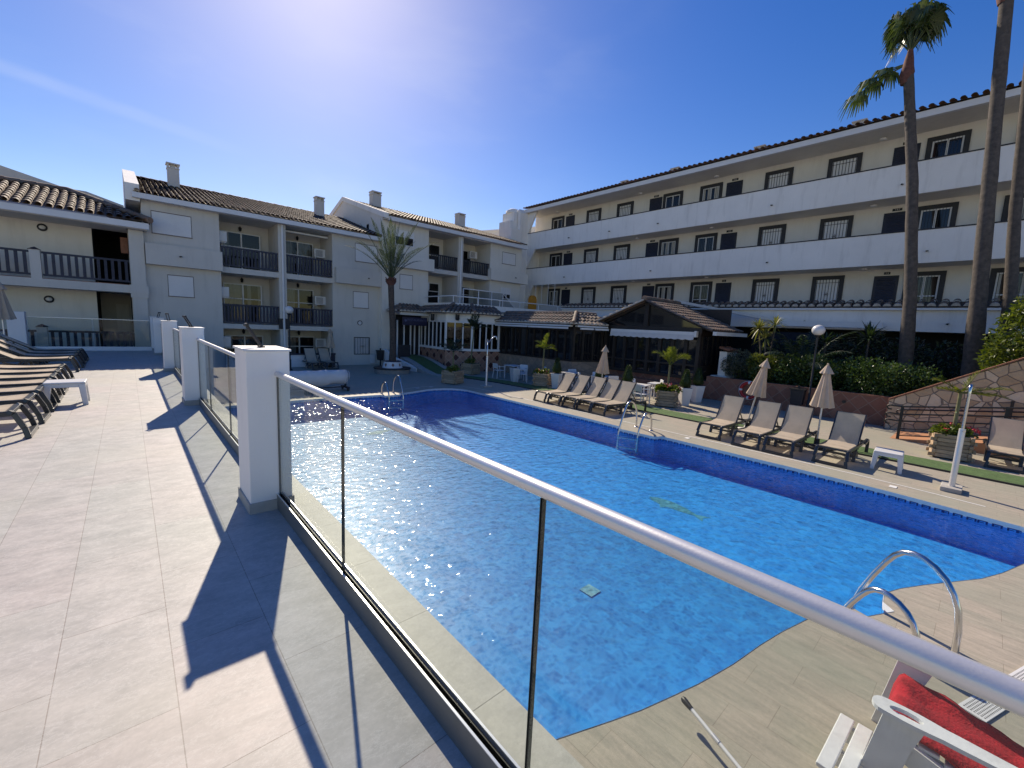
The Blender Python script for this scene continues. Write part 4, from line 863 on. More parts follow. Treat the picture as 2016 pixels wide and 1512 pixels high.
P(b, 'flat_roof', MB().box(12.95, 18.6, 3.0, 21.4, 22.1, 3.09).box(15.6, 12.7, 3.02, 21.4, 18.6, 3.1), 'concrete')
# dark window wing
for (p, q) in ((F3, F4), (F4, F5)):
    L = flen(p, q); P(b, 'stone_plinth', MB().fbox(p, q, 0, L, -.2, 0, -.05, 1.0), 'stone_diag'); P(b, 'wing_header', MB().fbox(p, q, 0, L, -.12, .0, 2.36, 2.62), 'dark_wood')
    P(b, 'eave_fascia', MB().fbox(p, q, .0, L, .10, .32, 2.56, 2.63), 'trim_white')
    n = max(2, round(L/.52)); fr = MB()
    for k in range(n+1): u = min(L-.05, max(.05, L*k/n)); fr.fbox(p, q, u-.05, u+.05, -.12, .0, 1.0, 2.36)
    fr.fbox(p, q, 0, L, -.119, .03, .98, 1.05); w_ = P(b, 'wing_window', fr, 'dark_wood'); P(w_, 'pane', MB().fbox(p, q, 0, L, -.07, -.06, 1.05, 2.36), 'dark_glass')
    a_ = MB().fbox(p, q, .1, L*.5-.05, .34, .44, 2.45, 2.53).fbox(p, q, L*.5+.05, L-.05, .34, .44, 2.45, 2.53); P(b, 'awning_cassette', a_, 'trim_white')
# entrance
P(b, 'entrance_fascia', MB().box(10.62, 20.62, 2.78, 12.3, 20.75, 2.95), 'stucco'); P(b, 'entrance_wall', MB().box(10.9, 21.7, .3, 12.42, 21.8, 2.8), 'dark_void')
dr = MB()
for x in (10.95, 11.35, 11.75, 12.0, 12.3): dr.box(x-.03, 21.62, .5, x+.03, 21.69, 2.5)
P(b, 'entrance_door', dr, 'trim_white'); P(b, 'entrance_gate', MB().box(10.6, 20.8, .35, 11.3, 20.84, 1.2), 'charcoal')
sg = P(b, 'hanging_sign', MB().box(10.75, 20.66, 2.25, 12.2, 20.70, 2.68), 'salt_blue')
tx = text('sign_lettering', 'RESTAURANTE', .17, 'sign_text', sg, Vector((11.58, 20.655, 2.53))-Vector((13.5, 18, 0)), (R(90), 0, 0), .003)
P(sg, 'sign_emblem', MB().prism([(10.92+.09*math.cos(i*math.pi/6)*(1 if i % 2 else .55), 2.50+.09*math.sin(i*math.pi/6)*(1 if i % 2 else .55)) for i in range(12)], 20.652, 20.659, 'y'), 'sign_text')
P(b, 'wall_speaker', MB().tube([(12.08, 19.9, 2.55), (12.08, 19.9, 2.62), (12.08, 19.9, 2.92)], [.07, .11, .10], 12), 'black'); P(b, 'wall_speaker', MB().tube([(12.65, 18.42, 2.62), (12.65, 18.42, 2.68), (12.65, 18.42, 2.93)], [.07, .11, .10], 12), 'black')

# ------------------------------------------------------------------ pavilion with gable
b = thing('pavilion', 'dark timber pavilion with a glazed gable, brown tiled roof and a scalloped awning', 'building', (17.5, 9.7, 0))
Xp, ya, yb, zr = 16.6, 12.1, 7.55, .68
P(b, 'podium', MB().box(16.7, 7.2, -.05, 21, 12.2, zr), 'red_diag')
p, q = (Xp, ya), (Xp, yb); L = ya-yb; fr = MB(); n = 8
for k in range(n+1): u = min(L-.07, max(.07, L*k/n)); fr.fbox(p, q, u-.07, u+.07, -.14, .0, zr, 2.5)
fr.fbox(p, q, 0, L, -.139, .01, zr, zr+.12).fbox(p, q, .14, L-.14, -.12, -.004, 1.20, 1.27); fr.fbox(p, q, -.05, L+.05, -.15, .04, 2.5, 2.72)
gl_ = P(b, 'timber_front', fr, 'dark_wood'); P(gl_, 'glass_door_leaf', MB().fbox(p, q, .1, L-.1, -.08, -.07, zr+.12, 2.5), 'dark_glass')
yr, zt, ze = 9.95, 3.80, 2.74
gb = MB().prism([(ya+.1, 2.72), (yb-.1, 2.72), (yr, zt-.06)], Xp+.02, Xp+.12, 'x'); P(b, 'gable_panel', gb, 'dark_glass')
P(b, 'gable_frame', MB().bar((Xp-.02, ya+.3, 2.72), (Xp-.02, yr, zt-.05), .12, .12, (1, 0, 0)).bar((Xp-.02, yb-.35, 2.66), (Xp-.02, yr, zt-.05), .12, .12, (1, 0, 0)).box(Xp-.07, yr-.1, 2.72, Xp+.015, yr+.1, zt-.1), 'dark_wood')
pg = MB(); rt = MB(); xb = 19.3
tile_slope(rt, (xb, yb-.55, ze-.13), (Xp-.35, yb-.55, ze-.13), (xb, yr, zt), (Xp-.35, yr, zt), w=.2, r=.09)
tile_slope(rt, (Xp-.35, ya+.5, ze), (xb, ya+.5, ze), (Xp-.35, yr, zt), (xb, yr, zt), w=.2, r=.09)
rf = P(b, 'roof', rt, 'roof')
cp = MB()
for k in range(8): cp.tube([(Xp-.38+k*.38, yr, zt+.09), (Xp-.38+(k+1)*.38+.04, yr, zt+.075)], .10, 8)
P(rf, 'ridge_tiles', cp, 'roof'); P(rf, 'verge_mortar', MB().bar((Xp-.36, ya+.5, ze+.02), (Xp-.36, yr, zt+.02), .05, .10, (1, 0, 0)), 'tile_edge')
P(rf, 'side_gutter', MB().box(Xp-.3, yb-.72, ze-.28, xb, yb-.58, ze-.14), 'trim_white')
P(b, 'side_wall', MB().box(Xp+.1, yb-.01, zr, xb, yb+.05, 2.6).box(Xp+.1, ya-.05, zr, xb, ya, 2.7).box(xb-.05, yb, zr, xb, ya, 3.6), 'dark_wood')
sf = MB()
for k in range(6): sf.box(Xp+.25+k*.45, yb-.04, 1.25, Xp+.55+k*.45, yb-.012, 2.4)
P(b, 'side_window', sf, 'dark_glass')
P(b, 'awning_cassette', MB().box(Xp-.20, 7.72, 2.42, Xp-.06, 11.6, 2.56), 'trim_white'); P(b, 'awning_end', MB().box(Xp-.22, 7.63, 2.36, Xp-.05, 7.72, 2.6), 'white_plastic')
vl = MB(); n = 60
for k in range(n):
    y0, y1 = 7.72+(11.6-7.72)*k/n, 7.72+(11.6-7.72)*(k+1)/n; h = lambda y: .17+.035*abs(math.sin((y-7.72)/.31*math.pi/1))
    vl.quad((Xp-.22, y0, 2.44), (Xp-.22, y1, 2.44), (Xp-.24, y1, 2.44-h(y1)), (Xp-.24, y0, 2.44-h(y0)))
P(b, 'awning_valance', vl, 'canvas_white')
P(b, 'steps', MB().box(16.15, 7.4, 0, 16.7, 11.8, .22).box(16.4, 7.4, .22, 16.7, 11.8, .45), 'terracotta')
t = thing('stair_rail', 'bent black handrail beside the pavilion steps', 'railing', (16.2, 7.25, 0))
new('rail', MB().tube([(0, 0, 0), (0, 0, .55), (.35, .12, .95), (.9, .2, 1.05)], .025, 8).tube([(.05, .02, .3), (.5, .15, .75)], .018, 8), 'black', t)
t = thing('garden_wall', 'low white wall end with a small red tiled top beside the pavilion', 'wall', (17.9, 6.95, 0))
new('wall', MB().box(-.5, -.14, .6, .45, .14, 1.85).box(-.75, -.3, .6, -.2, .3, .9), 'stucco_white', t); new('coping_tiles', tile_slope(MB(), (-.52, -.2, 1.86), (.47, -.2, 1.86), (-.52, .2, 1.98), (.47, .2, 1.98), w=.2, r=.09), 'terracotta', t)
t = thing('white_awning', 'sloping white canvas roof strip between the pavilion and the gallery block', 'awning', (20, 7, 3))
new('canvas', MB().hexa([(-.3, 3.2, .95), (-.1, 3.4, .95), (1.0, -.9, .18), (.8, -1.1, .18), (-.3, 3.2, 1.1), (-.1, 3.4, 1.1), (1.0, -.9, .33), (.8, -1.1, .33)]) or MB().box(0, 0, 0, 1, 1, 1) if False else MB().bar((-.2, 3.3, 1.0), (1.2, -.6, .25), .35, .12), 'canvas_white', t); new('beam', MB().box(1.05, -4.2, .02, 1.3, -.4, .24), 'trim_white', t)
o = tag(new('shade_screen', MB().box(20.4, 4.6, 0, 20.5, 7.0, 2.75), 'shade_cloth'), 'dark blue shade cloth screen behind the shrubs beside the pavilion', 'screen')

# ------------------------------------------------------------------ garden wall, planting bed, ramp and stone wall
t = thing('retaining_wall', 'low retaining wall faced with red diagonal tiles behind the umbrellas', 'wall', (16.7, 4.4, 0))
new('wall', MB().box(0, -2.75, -.05, .2, 2.8, .86), 'red_diag', t); new('coping', MB().box(-.02, -2.75, .86, .22, 2.8, .89), 'terracotta', t)
struct('planting_bed', MB().box(16.9, -8, 0, 22.55, 7.2, .80), 'soil')
t = thing('stone_ramp_wall', 'ramp wall of beige crazy paving stone with a sloping red brick top', 'wall', (16.35, 1.75, 0))
new('wall', MB().prism([(0, -.05), (0, .84), (-2.35, 2.22), (-7, 5.0), (-7, -.05)], 0, .22, 'x'), 'stone', t)
cpt = MB(); 
for i in range(40): a, c_ = Vector((.11, .02, .86)), Vector((.11, -7, 5.02)); cpt.bar(a.lerp(c_, i/40), a.lerp(c_, (i+.96)/40), .27, .035)
new('brick_coping', cpt, 'terracotta', t); new('end_face', MB().box(.0, .001, -.05, .22, .03, .84), 'terracotta', t)
o = struct('ramp', MB().prism([(1.45, 0), (1.3, .012), (-8, 1.5), (-8, 0)], 14.75, 16.34, 'x'), 'orange_tile')
t = thing('ramp_railing', 'black ramp railing with curled ends in front of the stone wall', 'railing', (14.8, 1.3, 0))
def rmp(y, z): return (0, y, z+max(0, -y*.155))
for y in (0, -1.75, -3.5, -5.2): new('post', MB().box(-.03, y-.03, -y*.10, .03, y+.03, .88-y*.155*1), 'black', t)
for j, z in enumerate((.86, .66, .48, .28, .10)):
    pts = [rmp(y, z) for y in (0., -1.75, -3.5, -5.2)]
    if j < 3: pts = [(0, .20, z-.10), (0, .27, z-.10), (0, .31, z-.04), (0, .28, z+.0), (0, .2, z)]+pts
    new('bar', MB().tube(pts, .020 if j < 3 else .013, 8), 'black', t)
t = thing('ramp_railing', 'second black ramp railing running along the foot of the stone wall', 'railing', (16.22, 1.35, 0))
for y in (-1.9, -4): new('post', MB().box(-.03, y-.03, -y*.1, .03, y+.03, .9-y*.155), 'black', t)
new('bar', MB().tube([rmp(y, .62) for y in (.1, -2, -5)], .02, 8).tube([(0, .1, .62), (0, .17, .6), (0, .19, .54), (0, .14, .5)], .02, 8), 'black', t)
tag(new('fan_floodlight', MB().lathe([(.05, 0), (.07, .02), (.06, .05)], 10), 'black', loc=(16.9, 3.6, .9)), 'tiny black garden light on top of the red tiled wall', 'light')
tag(new('wall_vent', MB().tube([(16.69, 1.94+.9, .58), (16.66, 1.94+.9, .58)], .05, 12), 'black'), 'small round black vent in the red tiled wall right of the umbrella', 'vent')
# life ring
t = thing('life_ring', 'red and white life ring hanging on the red tiled wall behind an umbrella', 'life ring', (16.64, 5.62, .55))
def torus(R0, r0, a0, a1, n=28, m_=10):
    mb = MB(); mb.tube([(0, R0*math.cos(a0+(a1-a0)*i/n), R0*math.sin(a0+(a1-a0)*i/n)) for i in range(n+1)], r0, m_, True); return mb
for k in range(4): new('ring_segment', torus(.27, .055, k*math.pi/2+.15, (k+1)*math.pi/2-.12), 'red_ring', t)
for k in range(4): new('white_band', torus(.27, .057, k*math.pi/2-.115, k*math.pi/2+.145, 6), 'trim_white', t)
new('rope', torus(.335, .008, 0, 2*math.pi, 32, 6), 'trim_white', t)
# lamp posts, bins
def lamp_post(x, y, h, label):
    t = thing('lamp_post', label, 'lamp', (x, y, 0), 0, 'globe lamp posts'); new('pole', MB().tube([(0, 0, 0), (0, 0, .5), (0, 0, .52), (0, 0, h-.15)], [.05, .05, .032, .03], 10), 'black', t)
    new('base', MB().lathe([(.10, 0), (.10, .03), (.06, .08)], 12), 'black', t); new('globe', MB().sphere((0, 0, h), .185, 20, 12, .92), 'globe', t); new('collar', MB().lathe([(.05, -.02), (.09, .03), (.085, .04)], 12, (0, 0, h-.20)), 'black', t)
lamp_post(16.45, 3.72, 2.78, 'black lamp post with a white globe by the red tiled wall'); lamp_post(5.36, 20.9, 2.70, 'black lamp post with a white globe before the middle block')
def bin_(x, y, label, zb=.28):
    t = thing('litter_bin', label, 'bin', (x, y, 0), 0, 'black litter bins'); new('post', MB().box(-.03, -.03, 0, .03, .03, .95), 'black', t)
    mb = MB(); mb.hexa([(-.12, -.16, zb+.02), (.10, -.16, zb+.02), (.10, .16, zb+.02), (-.12, .16, zb+.02), (-.16, -.2, zb+.52), (.12, -.2, zb+.52), (.12, .2, zb+.52), (-.16, .2, zb+.52)]); new('bucket', mb, 'charcoal', t, bev=.02); new('rim', MB().box(-.175, -.215, zb+.52, .135, .215, zb+.56), 'black', t)
bin_(16.5, 4.05, 'black litter bin on a post before the red tiled wall'); bin_(10.1, 21.9, 'black litter bin on a post beside the middle block wall')
# steel showers
def shower(x, y, h, label, bend, blk):
    t = thing('pool_shower', label, 'shower', (x, y, 0), 0, 'poolside showers'); new('base', MB().box(-.20, -.13, 0, .20, .13, .075), 'concrete', t, bev=.008)
    new('lower_pipe', MB().tube([(0, 0, .07), (0, 0, h*.6)], .042, 14), 'alu', t); pts = [(0, 0, h*.6), (0, 0, h*.93)]+bend; new('upper_pipe', MB().tube(pts, .024, 12), 'steel', t); new('tap', MB().tube([(0, 0, h*.58), (-.05, -.03, h*.58)], .018, 8), 'steel', t); return t
shower(10.39, .13, 1.80, 'grey pipe pool shower on a concrete base near the right end of the pool', [(0, 0, 1.78), (.015, 0, 1.80), (.05, 0, 1.82), (.12, -.02, 1.80)], 0)
shower(10.5, 13.15, 2.05, 'thin white pipe shower with bent arm at the far corner of the pool', [(.02, -.02, 1.76), (.18, -.14, 2.0), (.22, -.17, 2.02), (.27, -.2, 2.0), (.28, -.21, 1.9)], 0)
# pool ladders
def ladder(bases, out, down, h, label, plat=None):
    t = thing('pool_ladder', label, 'ladder', (*bases[0], 0), 0, 'steel pool ladders'); o_ = Vector((*bases[0], 0)); D = Vector((*out, 0)).normalized()
    tops = []
    for (bx, by), hh in zip(bases, h):                    # one rail stands taller than the other
        B0 = Vector((bx, by, 0))-o_; k = hh/.64; kd = .35+.65*k
        pr = [(0, 0), (.005, .20), (.03, .36), (.07, .46), (.13, .545), (.21, .605), (.29, .635), (.36, .64), (.43, .615), (.49, .555), (.545, .46), (.62, .30), (.70, .10), (.74, -.05), (.75, -.48)]
        new('handrail', MB().tube([B0+D*(d*kd)+Vector((0, 0, z*k if z > 0 else z)) for d, z in pr], .0235, 14), 'steel', t); new('flange', MB().lathe([(.055, 0), (.05, .012), (.025, .02)], 14, tuple(B0)), 'steel', t); tops.append(B0+D*(.75*kd)+Vector((0, 0, -.48)))
    a, c_ = tops
    for k in range(2): new('step', MB().bar(a+Vector((0, 0, .08+k*.24)), c_+Vector((0, 0, .08+k*.24)), .07, .02), 'steel', t)
ladder([(4.37, .07), (4.76, -.13)], (.42, .91), 0, (.42, .66), 'polished steel pool ladder close to the viewer at the near pool corner')
ladder([(9.72, 5.86), (9.70, 5.42)], (-1, 0), 0, (.70, .46), 'steel pool ladder on the platform in front of the five loungers')
ladder([(6.24, 13.42), (6.66, 13.42)], (0, -1), 0, (.40, .62), 'steel pool ladder at the shaded far end of the pool')

# ------------------------------------------------------------------ loungers, stools, umbrellas
def make_lounger(back, label, loc, rz, group, L=1.82):
    t = thing('sun_lounger', label, 'sun lounger', loc, rz, group)
    W = .25
    for s in (-1, 1): new('side_rail', MB().bar((0, s*W, .30), (L*.62, s*W, .285), .045, .06).bar((L*.62, s*W, .285), (L, s*W, .30), .045, .06), 'resin', t, bev=.008)
    for s in (-1, 1):
        q = MB(); pr = [(0.02, .32), (-.02, .30), (-.09, .13), (-.12, 0)]
        for a, c_ in zip(pr, pr[1:]): q.bar((a[0], s*(W+.0), a[1]), (c_[0], s*(W+.02), c_[1]), .05, .055, (0, 1, 0))
        new('leg', q, 'resin', t, bev=.006)
        q = MB().bar((.70, s*W, .28), (.62, s*(W+.0), .0), .05, .06, (0, 1, 0)).bar((.74, s*W, .27), (.95, s*W, .06), .03, .035, (0, 1, 0)); new('leg', q, 'resin', t, bev=.006)
        q = MB(); pr = [(L-.42, .29), (L-.30, .26), (L-.16, .30), (L-.04, .30), (L+.01, .22), (L, .0)]
        for a, c_ in zip(pr, pr[1:]): q.bar((a[0], s*(W+.015), a[1]), (c_[0], s*(W+.015), c_[1]), .045, .06, (0, 1, 0))
        new('leg', q, 'resin', t, bev=.006)
    q = MB().box(-.14, -W-.03, .0, -.085, W+.03, .055); q.box(-.02, -W-.01, .295, .05, W+.01, .33); new('foot_bar', q, 'resin', t, bev=.008)
    new('cross_bar', MB().box(.62, -W, .09, .66, W, .13).bar((.64, -W+.02, .12), (1.1, W-.02, .20), .03, .03).bar((.64, W-.02, .12), (1.1, -W+.02, .20), .03, .03).box(L-.05, -W, .23, L-.01, W, .28), 'resin', t)
    hx = .86; sl = MB(); n = 8
    for i in range(n):
        x0, x1 = .04+(hx-.04)*i/n, .04+(hx-.04)*(i+1)/n; z = lambda x: .335-.022*math.sin(math.pi*(x-.04)/(hx-.04))
        sl.quad((x0, -W+.01, z(x0)), (x1, -W+.01, z(x1)), (x1, W-.01, z(x1)), (x0, W-.01, z(x0)))
    new('seat_sling', sl, 'sling', t)
    c, s_ = math.cos(back), math.sin(back); bl = .70; q = MB(); bp = lambda u, y, d: (hx+u*c-d*s_, y, .335+u*s_+d*c)
    for i in range(n):
        u0, u1 = bl*i/n, bl*(i+1)/n; sg_ = lambda u: -.015*math.sin(math.pi*u/bl)
        q.quad(bp(u0, -W+.012, sg_(u0)), bp(u1, -W+.012, sg_(u1)), bp(u1, W-.012, sg_(u1)), bp(u0, W-.012, sg_(u0)))
    bk = new('backrest', q, 'sling', t)
    new('back_frame', MB().bar(bp(0, -W, -.02), bp(bl+.01, -W, -.02), .026, .035).bar(bp(0, W, -.02), bp(bl+.01, W, -.02), .026, .035).bar(bp(bl, -W, -.02), bp(bl, W, -.02), .026, .03, (0, 0, 1)), 'resin', bk)
    if back > .4: new('back_prop', MB().bar(bp(.42, -.18, -.03), (L-.35, -.2, .27), .02, .02).bar(bp(.42, .18, -.03), (L-.35, .2, .27), .02, .02), 'resin', t)
    return t
ords = ['nearest', 'second', 'third', 'fourth', 'fifth', 'sixth', 'farthest']
flat = None
for i in range(7):
    loc = (-1.02+random.uniform(-.03, .03), 7.58+i*.845, T); lb = '%s flat lounger of the near terrace row, its foot end turned to the fence' % ords[i]; g = 'flat loungers in the near terrace row'
    if flat is None: flat = make_lounger(0., lb, loc, math.pi, g)
    else: copy_tree(flat, None, loc, math.pi+random.uniform(-.02, .02), lb, g)
rz_ = None
for i in range(4):
    loc = (-1.05+random.uniform(-.03, .03), 14.62+i*.93, T); lb = '%s lounger with raised back in the far terrace row by the glass fence' % ['nearest', 'second', 'third', 'farthest'][i]; g = 'raised loungers in the far terrace row'
    if rz_ is None: rz_ = make_lounger(.55, lb, loc, math.pi, g)
    else: copy_tree(rz_, None, loc, math.pi, lb, g)
up = None
for i, y in enumerate((9.72, 9.10, 8.50, 7.93, 7.36)):
    loc = (10.18+random.uniform(-.03, .03), y, 0); lb = '%s of the five loungers packed side by side at the pool' % ['leftmost', 'second from left', 'middle one', 'fourth from left', 'rightmost'][i]; g = 'five loungers in a tight row by the pool'
    if up is None: up = make_lounger(.98, lb, loc, -.10, g)
    else: copy_tree(up, None, loc, -.10+random.uniform(-.02, .02), lb, g)
for i, (x, y) in enumerate(((10.33, 4.22), (10.24, 3.36), (10.24, 2.72), (10.36, 1.83))):
    copy_tree(up, None, (x, y, 0), random.uniform(-.03, .03), ['lounger left of the first umbrella in the row of four', 'lounger right of the first umbrella in the row of four', 'lounger left of the second umbrella in the row of four', 'lounger between the second umbrella and the white stool'][i], 'four loungers under the closed umbrellas')
copy_tree(up, None, (13.25, -.52, 0), .03, 'single lounger before the ramp railing, right of the flower planter', 'single lounger')
for i, x in enumerate((6.55, 7.2)):
    c = copy_tree(up, None, (x, 20.9, 0), R(90), ['left lounger standing in the shade before the middle block', 'right lounger standing in the shade before the middle block'][i], 'shaded loungers by the middle block')
def make_stool(label, loc, rz=0.):
    t = thing('plastic_stool', label, 'side table', loc, rz, 'white plastic side tables'); h = .37
    new('top', MB().box(-.235, -.215, h-.03, .235, .215, h), 'white_plastic', t, bev=.018); new('apron', MB().box(-.225, -.205, h-.085, .225, -.19, h-.0305).box(-.225, .19, h-.085, .225, .205, h-.0305).box(-.225, -.19, h-.085, -.21, .19, h-.0305).box(.21, -.19, h-.085, .225, .19, h-.0305), 'white_plastic', t)
    for sx in (-1, 1):
        for sy in (-1, 1):
            q = MB(); q.hexa([(sx*.215-.032, sy*.205-.03, 0), (sx*.215+.032, sy*.205-.03, 0), (sx*.215+.032, sy*.205+.03, 0), (sx*.215-.032, sy*.205+.03, 0), (sx*.185-.04, sy*.175-.04, h-.031), (sx*.185+.04, sy*.175-.04, h-.031), (sx*.185+.04, sy*.175+.04, h-.031), (sx*.185-.04, sy*.175+.04, h-.031)]); new('leg', q, 'white_plastic', t, bev=.01)
    return t
st = make_stool('white plastic side table by the flat loungers on the terrace', (-.78, 9.69, T)); copy_tree(st, None, (10.98, 1.05, 0), .06, 'white plastic side table at the right end of the row of four loungers')
def make_umbrella(loc, h, label, tilt=(0, 0), base=True, g='closed beige umbrellas'):
    t = thing('closed_umbrella', label, 'umbrella', loc, 0, g); t.rotation_euler = (tilt[0], tilt[1], 0)
    new('pole', MB().tube([(0, 0, .05), (0, 0, h-.05)], .019, 10), 'alu', t)
    if base: new('base', MB().lathe([(.22, 0), (.22, .05), (.06, .08), (.05, .22)], 20), 'black', t)
    z0, z1 = h*.50, h-.03; n = 48; mth = 10; q = MB(); vs = []
    for i in range(mth+1):
        f = i/mth; z = z1+(z0-z1)*f; Rr = .035+.165*f**1.05
        for k in range(n):
            th = 2*math.pi*k/n; pl = math.cos(8*th+.5); r = Rr*(1+(.10+.16*f)*pl*(1 if pl > 0 else .9)+.03*math.sin(3*th+f*2)); vs.append((r*math.cos(th), r*math.sin(th), z+(.018*math.cos(8*th+.5)-.0 if i == mth else 0)))
    q.add(vs, [(i*n+k, i*n+(k+1) % n, (i+1)*n+(k+1) % n, (i+1)*n+k) for i in range(mth) for k in range(n)], True); new('canopy', q, 'canvas', t)
    q = MB(); vs = []
    for i in range(6):
        f = i/5; z = h+.0-.20*f; Rr = .012+.115*f**.8
        for k in range(n): th = 2*math.pi*k/n; r = Rr*(1+.12*f*math.cos(8*th+.5)); vs.append((r*math.cos(th), r*math.sin(th), z+(.012*math.cos(8*th+.5) if i == 5 else 0)))
    q.add(vs, [(i*n+k, i*n+(k+1) % n, (i+1)*n+(k+1) % n, (i+1)*n+k) for i in range(5) for k in range(n)], True); new('vent_cap', q, 'canvas', t); new('finial', MB().sphere((0, 0, h+.01), .022, 10, 6), 'canvas', t)
    return t
um = make_umbrella((11.62, 2.36, 0), 1.92, 'closed beige umbrella standing between the third and fourth lounger')
copy_tree(um, None, (12.0, 4.02, 0), None, 'closed beige umbrella leaning in front of the life ring'); bpy.data.objects[[o.name for o in bpy.data.objects if o.name.startswith('closed_umbrella')][-1]].rotation_euler = (R(8), R(4), 0)
c = copy_tree(um, None, (12.35, 9.0, 0), None, 'closed beige umbrella behind the five packed loungers'); c.rotation_euler = (R(3), 0, 0)
c = copy_tree(um, None, (-2.72, 19.3, T), None, 'closed beige umbrella at the left edge of the terrace'); c.scale = (1.12, 1.12, 1.12)
c = copy_tree(um, None, (7.5, 22.0, 0), None, 'closed pale umbrella in the shade before the middle block')

# ------------------------------------------------------------------ planters, pots, palms, topiary
def box_planter(x, y, rz, label, sz=.62, h=.55):
    t = thing('wooden_planter', label, 'planter', (x, y, 0), rz, 'log-style wooden planters'); q = MB(); n = 6; k = sz/2
    for i in range(n):
        z0, z1 = .03+i*(h-.03)/n, .03+(i+1)*(h-.03)/n-.008; e = .05 if i % 2 else -.02; e2 = -.02 if i % 2 else .05
        q.box(-k-e, -k, z0, k+e, -k+.06, z1).box(-k-e, k-.06, z0, k+e, k, z1); q.box(-k, -k-e2+.061 if e2 < 0 else -k-e2, z0, -k+.06, -k-.001 if e2 > 0 else k-.061, z1) if False else None
        q.box(-k, -k+.061, z0, -k+.06, k-.061, z1).box(k-.06, -k+.061, z0, k, k-.061, z1)
        if e2 > 0:
            for sx in (-1, 1):
                for sy in (-1, 1): xa = sx*k-(0.06 if sx > 0 else 0); ya_ = sy*k+(.001 if sy > 0 else -.05); q.box(xa, ya_, z0, xa+.06, ya_+.049, z1)
    new('timber_box', q, 'plank', t, bev=.006); new('soil', MB().box(-k+.06, -k+.06, h-.12, k-.06, k-.06, h-.07), 'soil', t); new('foot', MB().box(-k+.08, -k+.08, 0, k-.08, k-.08, .03), 'dark_wood', t); return t
PL = [(13.55, 7.1, .45, 'wooden planter with red geraniums behind the five packed loungers'), (13.5, .30, .12, 'wooden planter with geraniums before the ramp railing'), (12.98, 12.45, .5, 'wooden planter with geraniums at the shaded end of the turf'), (9.85, 14.55, .4, 'grey wooden planter beside the far pool end'), (12.55, 17.0, .3, 'grey wooden planter against the diamond tiled bay')]
def geranium(x, y, z, rad, nl, nf, label, s, col='flower_red'):
    r_g = random.Random(s); t = thing('geranium', label, 'flowers', (x, y, z), 0, 'plants in the wooden planters'); q = MB(); cs = [((0, 0, .05), (rad, rad, .16))]+[((r_g.uniform(-.2, .2), r_g.uniform(-.2, .2), r_g.uniform(.02, .16)), (rad*.5, rad*.5, .16)) for _ in range(5)]
    for _ in range(nl):
        c_, ra = r_g.choice(cs); d = rvec(r_g); d.z = abs(d.z)*1.0-.25; p = Vector(c_)+Vector((d.x*ra[0], d.y*ra[1], d.z*ra[2]))*r_g.uniform(.6, 1.05); leaf(q, p, (d+rvec(r_g)*.7).normalized(), rvec(r_g), r_g.uniform(.05, .09), r_g.uniform(.05, .075))
    new('leaves', q, 'leaf_bright', t); q = MB()
    for _ in range(nf):
        d = rvec(r_g); d.z = abs(d.z)*.9+.1; p = Vector((d.x*rad, d.y*rad, .10+d.z*.14))*1.05
        for _ in range(14): leaf(q, p+rvec(r_g)*.035, rvec(r_g), rvec(r_g), .035, .035)
    if nf: new('flowers', q, col, t)
geranium(13.55, 7.1, .5, .38, 900, 16, 'red geraniums in the wooden planter behind the packed loungers', 1)
geranium(13.5, .30, .5, .36, 800, 9, 'red geraniums in the wooden planter before the ramp railing', 2)
geranium(12.98, 12.45, .5, .32, 500, 5, 'pale red geraniums in the planter at the shaded end of the turf', 3, 'flower_pink')
geranium(9.85, 14.55, .5, .3, 400, 0, 'green bedding plants in the planter beside the far pool end', 4)
geranium(12.55, 17.0, .5, .28, 350, 0, 'green bedding plants in the planter against the tiled bay', 5)
for x, y, rz, lb in PL: box_planter(x, y, rz, lb)
def areca(x, y, z, h, fr, label, s, mat='leaf_pot', lean=(0, 0), ll=.30, lw=.028, fan=False):
    r_g = random.Random(s); t = thing('potted_palm', label, 'palm', (x, y, z), 0, 'small palms in the wooden planters')
    new('stem', MB().tube([(0, 0, -.05), (lean[0]*.3, lean[1]*.3, h*.4), (lean[0]*.8, lean[1]*.8, h*.8), (lean[0], lean[1], h)], [.042, .034, .03, .034], 8), 'trunk_thin', t)
    for az_, el_, L_, dr_ in fr:
        q = MB(); frond(q, (lean[0], lean[1], h-.02), az_, el_, L_, dr_, 24, ll, lw, r_g, .013, .55, .12, .2, .5); new('frond', q, mat, t)
V_ = R(1)
areca(13.55, 7.1, .48, .92, [(R(100), 1.0, .75, 1.5), (R(65), .9, .6, 1.3), (R(-60), 1.0, .70, 1.7), (R(-95), .8, .75, 1.4), (R(0), 1.25, .55, .8), (R(180), 1.15, .55, 1.2), (R(20), 1.5, .6, .3)], 'bright green palm with arching fronds in the geranium planter behind the packed loungers', 11)
areca(13.5, .30, .45, 1.02, [(R(95), .75, .55, .9), (R(120), .3, .4, .4), (R(-80), .35, .75, .4), (R(-95), .15, .7, .5), (R(-60), .05, .5, .3), (R(180), .5, .4, 1.), (R(-80), 1.15, .55, .1)], 'ragged wind-blown palm in the planter before the ramp railing', 12, ll=.20, lw=.022)
areca(12.98, 12.45, .45, 1.12, [(R(100), .9, .55, 1.), (R(80), .5, .5, .8), (R(-80), .7, .5, 1.4), (R(-90), 1.3, .7, .2), (R(180), .6, .45, 1.2), (R(-40), .3, .5, 1.)], 'yellow-green palm in the planter at the shaded end of the turf', 13, ll=.24, lw=.04)
areca(9.85, 14.55, .45, .85, [(R(a), .5+.3*(k % 3), .65, 1.1) for k, a in enumerate((90, 140, 200, 260, 320, 20, 60))], 'dark green palm in the planter beside the far pool end', 14, 'leaf_dark')
